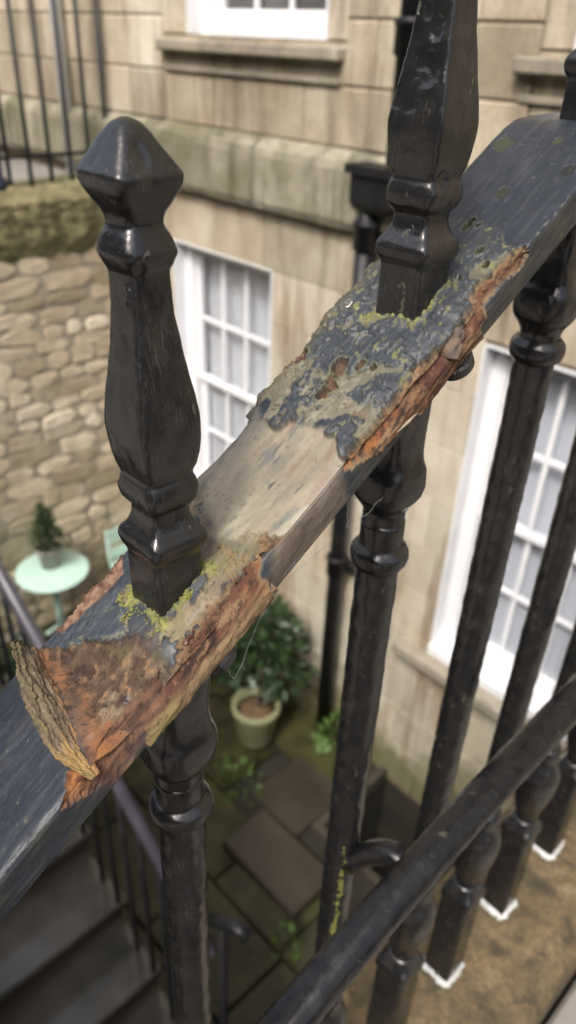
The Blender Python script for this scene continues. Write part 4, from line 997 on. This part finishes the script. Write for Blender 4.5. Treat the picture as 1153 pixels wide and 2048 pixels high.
redge = ss(.030, .040, Q); cv = lerp(cv, lerp(C(.17, .085, .052), C(.06, .026, .02), ss(-.2, .3, n_s)), redge * .7)
edk = ss(.30, .5, fbm(Y * 130, Q * 130 + 5, 4, 123)); cv = lerp(cv, C(.030, .016, .012), edk * .7)
cv = lerp(cv, C(.018, .011, .009), np.clip(crack * .8, 0, 1) + 0 * Y); cv = lerp(cv, C(.025, .015, .01), pin * .7)
terr = np.floor(np.clip(n_a * 2.6 + n_b * 1.4, -3, 3))
D = blend(D, -(.0014 * ss(0, .0008, s) + .0062 * ss(0, .013, s)) * (1 - .5 * opn) - .0003 + .0006 * terr * (1 - .4 * opn) + .0006 * n_b + .0005 * n_c - .0010 * crack - .0006 * pin, m); col = lerp(col, cv, m); rough = blend(rough, .88, m); grain = blend(grain, 1., m)
# the corroded arris is eaten back to a slope
eat = (.0062 * ss(.080, .095, Y) * ss(.186, .172, Y) * (1 + .35 * n_a) + .0042 * ss(.222, .240, Y) * ss(.336, .31, Y) * (1 + .4 * n_a)) * np.exp(-((Q - HW) / .0085) ** 2)
eat = eat + .0030 * ss(.168, .185, Y) * ss(.236, .222, Y) * np.exp(-((Q - HW) / .0065) ** 2) + .0022 * ss(.17, .19, Y) * ss(.236, .222, Y) * np.exp(-((Q + HW) / .006) ** 2)
D -= np.clip(eat, 0, 1)
# --- moss and lichen bloom round the two post feet
def post_d(yp):
    return np.maximum(np.abs(Y - yp), np.abs(Q)) - .0118
for (yp, a, seed) in ((posts[2], 1.0, 71), (posts[3], .8, 73)):
    d = post_d(yp)
    w = ss(.0085, .0000, d + .0075 * n_a + .005 * n_b) * (Q < HW - .004) * a
    w2 = np.clip(ss(-.05, .35, n_b * .9 + .5 * n_c + w * .9 - .5) * w, 0, 1)
    col = lerp(col, lerp(C(.13, .135, .028), C(.26, .26, .075), ss(-.3, .4, n_c)), w2 * .85); grain = blend(grain, 1, w2); rough = blend(rough, .95, w2); D += w2 * (.0007 + .0008 * n_c + .0005 * n_e)
    D += .0010 * ss(.004, 0, d) * (1 - side)
yl = ss(.36, .6, n_b * .7 + .5 * n_a) * ss(.262, .29, Y) * ss(.345, .32, Y) * (1 - side); col = lerp(col, C(.17, .17, .05), yl * .5)
# fade everything out under the rail
D = D * (1 - bot)
rough = np.clip(rough, .2, 1); grain = np.clip(grain, 0, 1); col = np.clip(col, .008, .8)
X = XC + sc_[None, :] + D * snx[None, :]
Yp = Y + D * (-sina[:, None]) * snz[None, :] ; Zp = ztop(ysr)[:, None] - sdp[None, :] + D * cosa[:, None] * snz[None, :]
Nn, Mq = Y.shape
vv = np.stack([X, Yp, Zp], -1).reshape(-1, 3).astype(np.float32)
I, K = np.meshgrid(np.arange(Nn - 1), np.arange(Mq), indexing='ij'); K2 = (K + 1) % Mq
ff = np.stack([I * Mq + K, I * Mq + K2, (I + 1) * Mq + K2, (I + 1) * Mq + K], -1).reshape(-1, 4)[:, ::-1].astype(np.int32)
def fast_mesh(name, vv, ff, attrs):
    me = bpy.data.meshes.new(name); me.vertices.add(len(vv)); me.vertices.foreach_set('co', np.ascontiguousarray(vv, dtype=np.float32).ravel())
    me.loops.add(ff.size); me.loops.foreach_set('vertex_index', np.ascontiguousarray(ff).ravel().astype(np.int32))
    me.polygons.add(len(ff)); me.polygons.foreach_set('loop_start', np.arange(len(ff), dtype=np.int32) * 4)
    me.update(calc_edges=True); me.validate()
    me.polygons.foreach_set('use_smooth', np.ones(len(ff), dtype=bool))
    c = attrs[0]; a = me.attributes.new('Col', 'FLOAT_COLOR', 'POINT'); a.data.foreach_set('color', np.concatenate([c, np.ones((len(c), 1))], 1).astype(np.float32).ravel())
    for nm, arr in (('rough', attrs[1]), ('grain', attrs[2])):
        a = me.attributes.new(nm, 'FLOAT', 'POINT'); a.data.foreach_set('value', arr.astype(np.float32).ravel())
    return me
me = fast_mesh('top_rail', vv, ff, (col.reshape(-1, 3), rough.ravel(), grain.ravel())); me.materials.append(M['rail'])
TR = bpy.data.objects.new('top_rail', me); link(TR, railing, 'flat iron top rail, paint blistered and edges rusted into layers')
TR.matrix_parent_inverse = Matrix.Translation(railing.location).inverted()

# ---- the curled plate of rust standing up across the rail
nc, nh = 150, 70
cs = np.linspace(-.0345, .0352, nc); tt = np.linspace(0, 1, nh)
Cc, T = np.meshgrid(cs, tt, indexing='ij')
by = np.interp(Cc, [-.034, -.03, -.0025, .0237, .0352], [.0973, .0968, .0919, .0865, .0843])
Hn = np.interp(Cc, [-.0345, -.031, -.02, 0, .012, .024, .0352], [.0140, .0178, .0158, .0128, .0105, .0070, .0010]) * (1 + .16 * fbm(Cc * 110, Cc * 0, 4, 91) + .13 * fbm(Cc * 420, Cc * 0 + 5, 3, 92))
Lt = np.interp(Cc, [-.0345, -.02, 0, .02, .0352], [.001, .006, .0100, .0095, .003])
ca, sa = 1 / math.sqrt(1 + SL ** 2), SL / math.sqrt(1 + SL ** 2)
hn = Hn * np.sin(T * np.pi / 2 * .86) / math.sin(np.pi / 2 * .86) - .0030; lt = Lt * T ** 1.7
nz_ = fbm(Cc * 70, T * 9 + Cc * 30, 5, 93); ns_ = fbm(Cc * 70, T * 7 + Cc * 55, 5, 94); nf_ = fbm(Cc * 700, T * 14, 3, 95)
def plate(off):
    rough_ = (.0014 * nz_ + .00035 * ns_ + .0004 * nf_ + .0003 * np.floor(nz_ * 3 + ns_ * 1.2) * .5) * (1 if off > 0 else .6)
    # direction across the plate: mostly up-rail, a little along the normal
    o = off * (1 - .55 * T) + rough_
    y_ = by - ca * lt - sa * hn + ca * o; z_ = ztop(by) - sa * lt + ca * hn + sa * o
    return np.stack([XC + Cc, y_, z_], -1)
A, B = plate(.0005), plate(-.0005)
va = np.concatenate([A.reshape(-1, 3), B.reshape(-1, 3)]); N1 = nc * nh
I, K = np.meshgrid(np.arange(nc - 1), np.arange(nh - 1), indexing='ij'); g = I * nh + K
fa = np.stack([g, g + nh, g + nh + 1, g + 1], -1).reshape(-1, 4)
fb = fa[:, ::-1] + N1
i_ = np.arange(nc - 1) * nh + nh - 1; fc = np.stack([i_, i_ + nh, i_ + nh + N1, i_ + N1], -1)
k_ = np.arange(nh - 1); fd = np.stack([k_, k_ + 1, k_ + 1 + N1, k_ + N1], -1); k2 = k_ + (nc - 1) * nh; fe = np.stack([k2 + 1, k2, k2 + N1, k2 + 1 + N1], -1)
fcol = np.zeros((nc, nh, 3)) + np.array([.115, .085, .054])
def l3(a, c, m): return a + (np.array(c) - a) * m[..., None]
fcol = l3(fcol, (.185, .14, .09), ss(-.2, .4, ns_)); fcol = l3(fcol, (.31, .185, .065), ss(-.1, .45, nz_ + 1.0 * ss(.005, .03, Cc) - .4) * .85)
fcol = l3(fcol, (.085, .064, .036), ss(.1, .45, ns_ * .6 + .6 * nz_) * .55); fcol = l3(fcol, (.13, .135, .045), ss(.5, .95, T) * ss(-.1, .3, nz_ + .3 * ss(.0, -.03, Cc)) * .3); fcol = l3(fcol, (.34, .31, .2), ss(.4, .6, nf_) * .4); fcol = l3(fcol, (.24, .10, .04), ss(.34, .05, T) * ss(-.3, .3, nz_) * .8)
fme = fast_mesh('rust_flake', va, np.concatenate([fa, fb, fc, fd, fe]), (np.concatenate([fcol.reshape(-1, 3)] * 2), np.full(2 * N1, .9), np.ones(2 * N1))); fme.materials.append(M['rail'])
FK = bpy.data.objects.new('rust_flake', fme); link(FK, TR, 'thick curled ochre plate of rust standing up from the rail')

# ---- moss cushions round the two feet (tiny lobes), one mass each
def moss(yp, spots, seed, label):
    r = random.Random(seed); mb = MB()
    for (dy, dq, sy, sq, n_) in spots:
        for _ in range(n_):
            y_ = yp + dy + r.gauss(0, sy); q_ = dq + r.gauss(0, sq)
            if max(abs(y_ - yp), abs(q_)) < .0112: continue
            s_ = r.uniform(.00022, .00065); z_ = float(ztop(y_)) + r.uniform(-.0010, .0006)
            if float(noise2(np.array([y_ * 160.]), np.array([q_ * 160.]), 5)[0]) < -.05: continue
            mb.add([(XC + q_ + v.x * s_ * r.uniform(.7, 1.3), y_ + v.y * s_ * r.uniform(.7, 1.3), z_ + v.z * s_) for v in iv], ifc)
    mb.build('moss', M['moss'], TR, False, label=label, kind='stuff')
moss(posts[2], [(-.0128, -.002, .0012, .006, 420), (-.0130, .009, .0013, .003, 220), (-.003, .0132, .006, .0011, 330), (-.0145, -.011, .002, .002, 110), (-.017, -.004, .003, .004, 90)], 1, 'lime green moss hugging the foot of the first finial')
moss(posts[3], [(.006, .0142, .005, .0020, 260), (-.0132, .004, .0012, .004, 110), (-.006, -.0140, .005, .0016, 120)], 2, 'yellow green moss at the foot of the second finial')

# ---- slivers of paint lifting from the rail
def chipmesh(name, pts, th, mat, label):
    c = sum((Vector(p) for p in pts), Vector()) / len(pts); nrm = (Vector(pts[1]) - Vector(pts[0])).cross(Vector(pts[2]) - Vector(pts[0])).normalized()
    n_ = len(pts); v = [Vector(p) for p in pts] + [Vector(p) + nrm * th for p in pts]
    MB().add(v, [tuple(range(n_)), tuple(range(2 * n_ - 1, n_ - 1, -1))] + [(k, n_ + k, n_ + (k + 1) % n_, (k + 1) % n_) for k in range(n_)]).build(name, mat, TR, label=label)
def on(y, q, h=0): return (XC + min(q, HW + .0005 + h), y - .54 * h, float(ztop(y)) + .84 * h - max(0, q - HW))
M['chip_pale'] = mat_simple('pale paint sliver', (.45, .45, .34), (.62, .62, .5), 300, .7, .0003, 900)
M['chip_blue'] = mat_simple('blue grey paint sliver', (.05, .055, .065), (.10, .105, .11), 300, .4, .0003, 900)
chipmesh('paint_chip', [on(.2836, -.0292, .0022), on(.2862, -.0304, .003), on(.2884, -.0278, .003), on(.2866, -.0262, .003), on(.2842, -.0268, .0022)], .0004, M['chip_pale'], 'pale leaf-like paint chip left of the second finial')
chipmesh('paint_chip', [on(.2500, .0478, .0002), on(.2560, .0492, .0008), on(.2630, .0510, .0012), on(.2672, .0528, .0006), on(.2610, .0516, .0018), on(.2545, .0496, .0014)], .0005, mat_simple('tan sliver', (.16, .13, .09), (.30, .26, .19), 300, .7, .0003, 900), 'thin pale sliver curling off the rusted lower edge')
chipmesh('paint_chip', [on(.3380, .0168, .0004), on(.3398, .0190, .0004), on(.3405, .0182, .0045), on(.3394, .0165, .0030)], .0004, M['chip_blue'], 'small upright blade of dark paint beyond the second finial')

# ---- cobweb threads between rail and balusters
def web(pts, label, r=.00010):
    cw = MB(); P_ = [Vector(p) for p in pts]; out = []
    for a, b_ in zip(P_, P_[1:]):
        for k in range(6): out.append(a.lerp(b_, k / 6) + Vector((rng.uniform(-1, 1), rng.uniform(-1, 1), rng.uniform(-1, 1))) * .0006)
    out.append(P_[-1]); cw.tube(out, r, 5)
    cw.build('cobweb', M['thread'], None, True, label=label, cat='cobweb')
web([(XC + .028, .150, float(ztop(.15)) - .024), (XC + .018, .170, -.262), (XC + .006, .205, -.235), (XC + .012, .240, -.214)], 'single cobweb thread slung below the rail in front of the shrub')
web([(XC + .03, .228, -.178), (XC + .028, .232, -.195), (XC + .02, .243, -.205), (XC + .016, .262, -.206), (XC + .01, .285, -.205)], 'curled cobweb thread beside the second baluster knuckle')
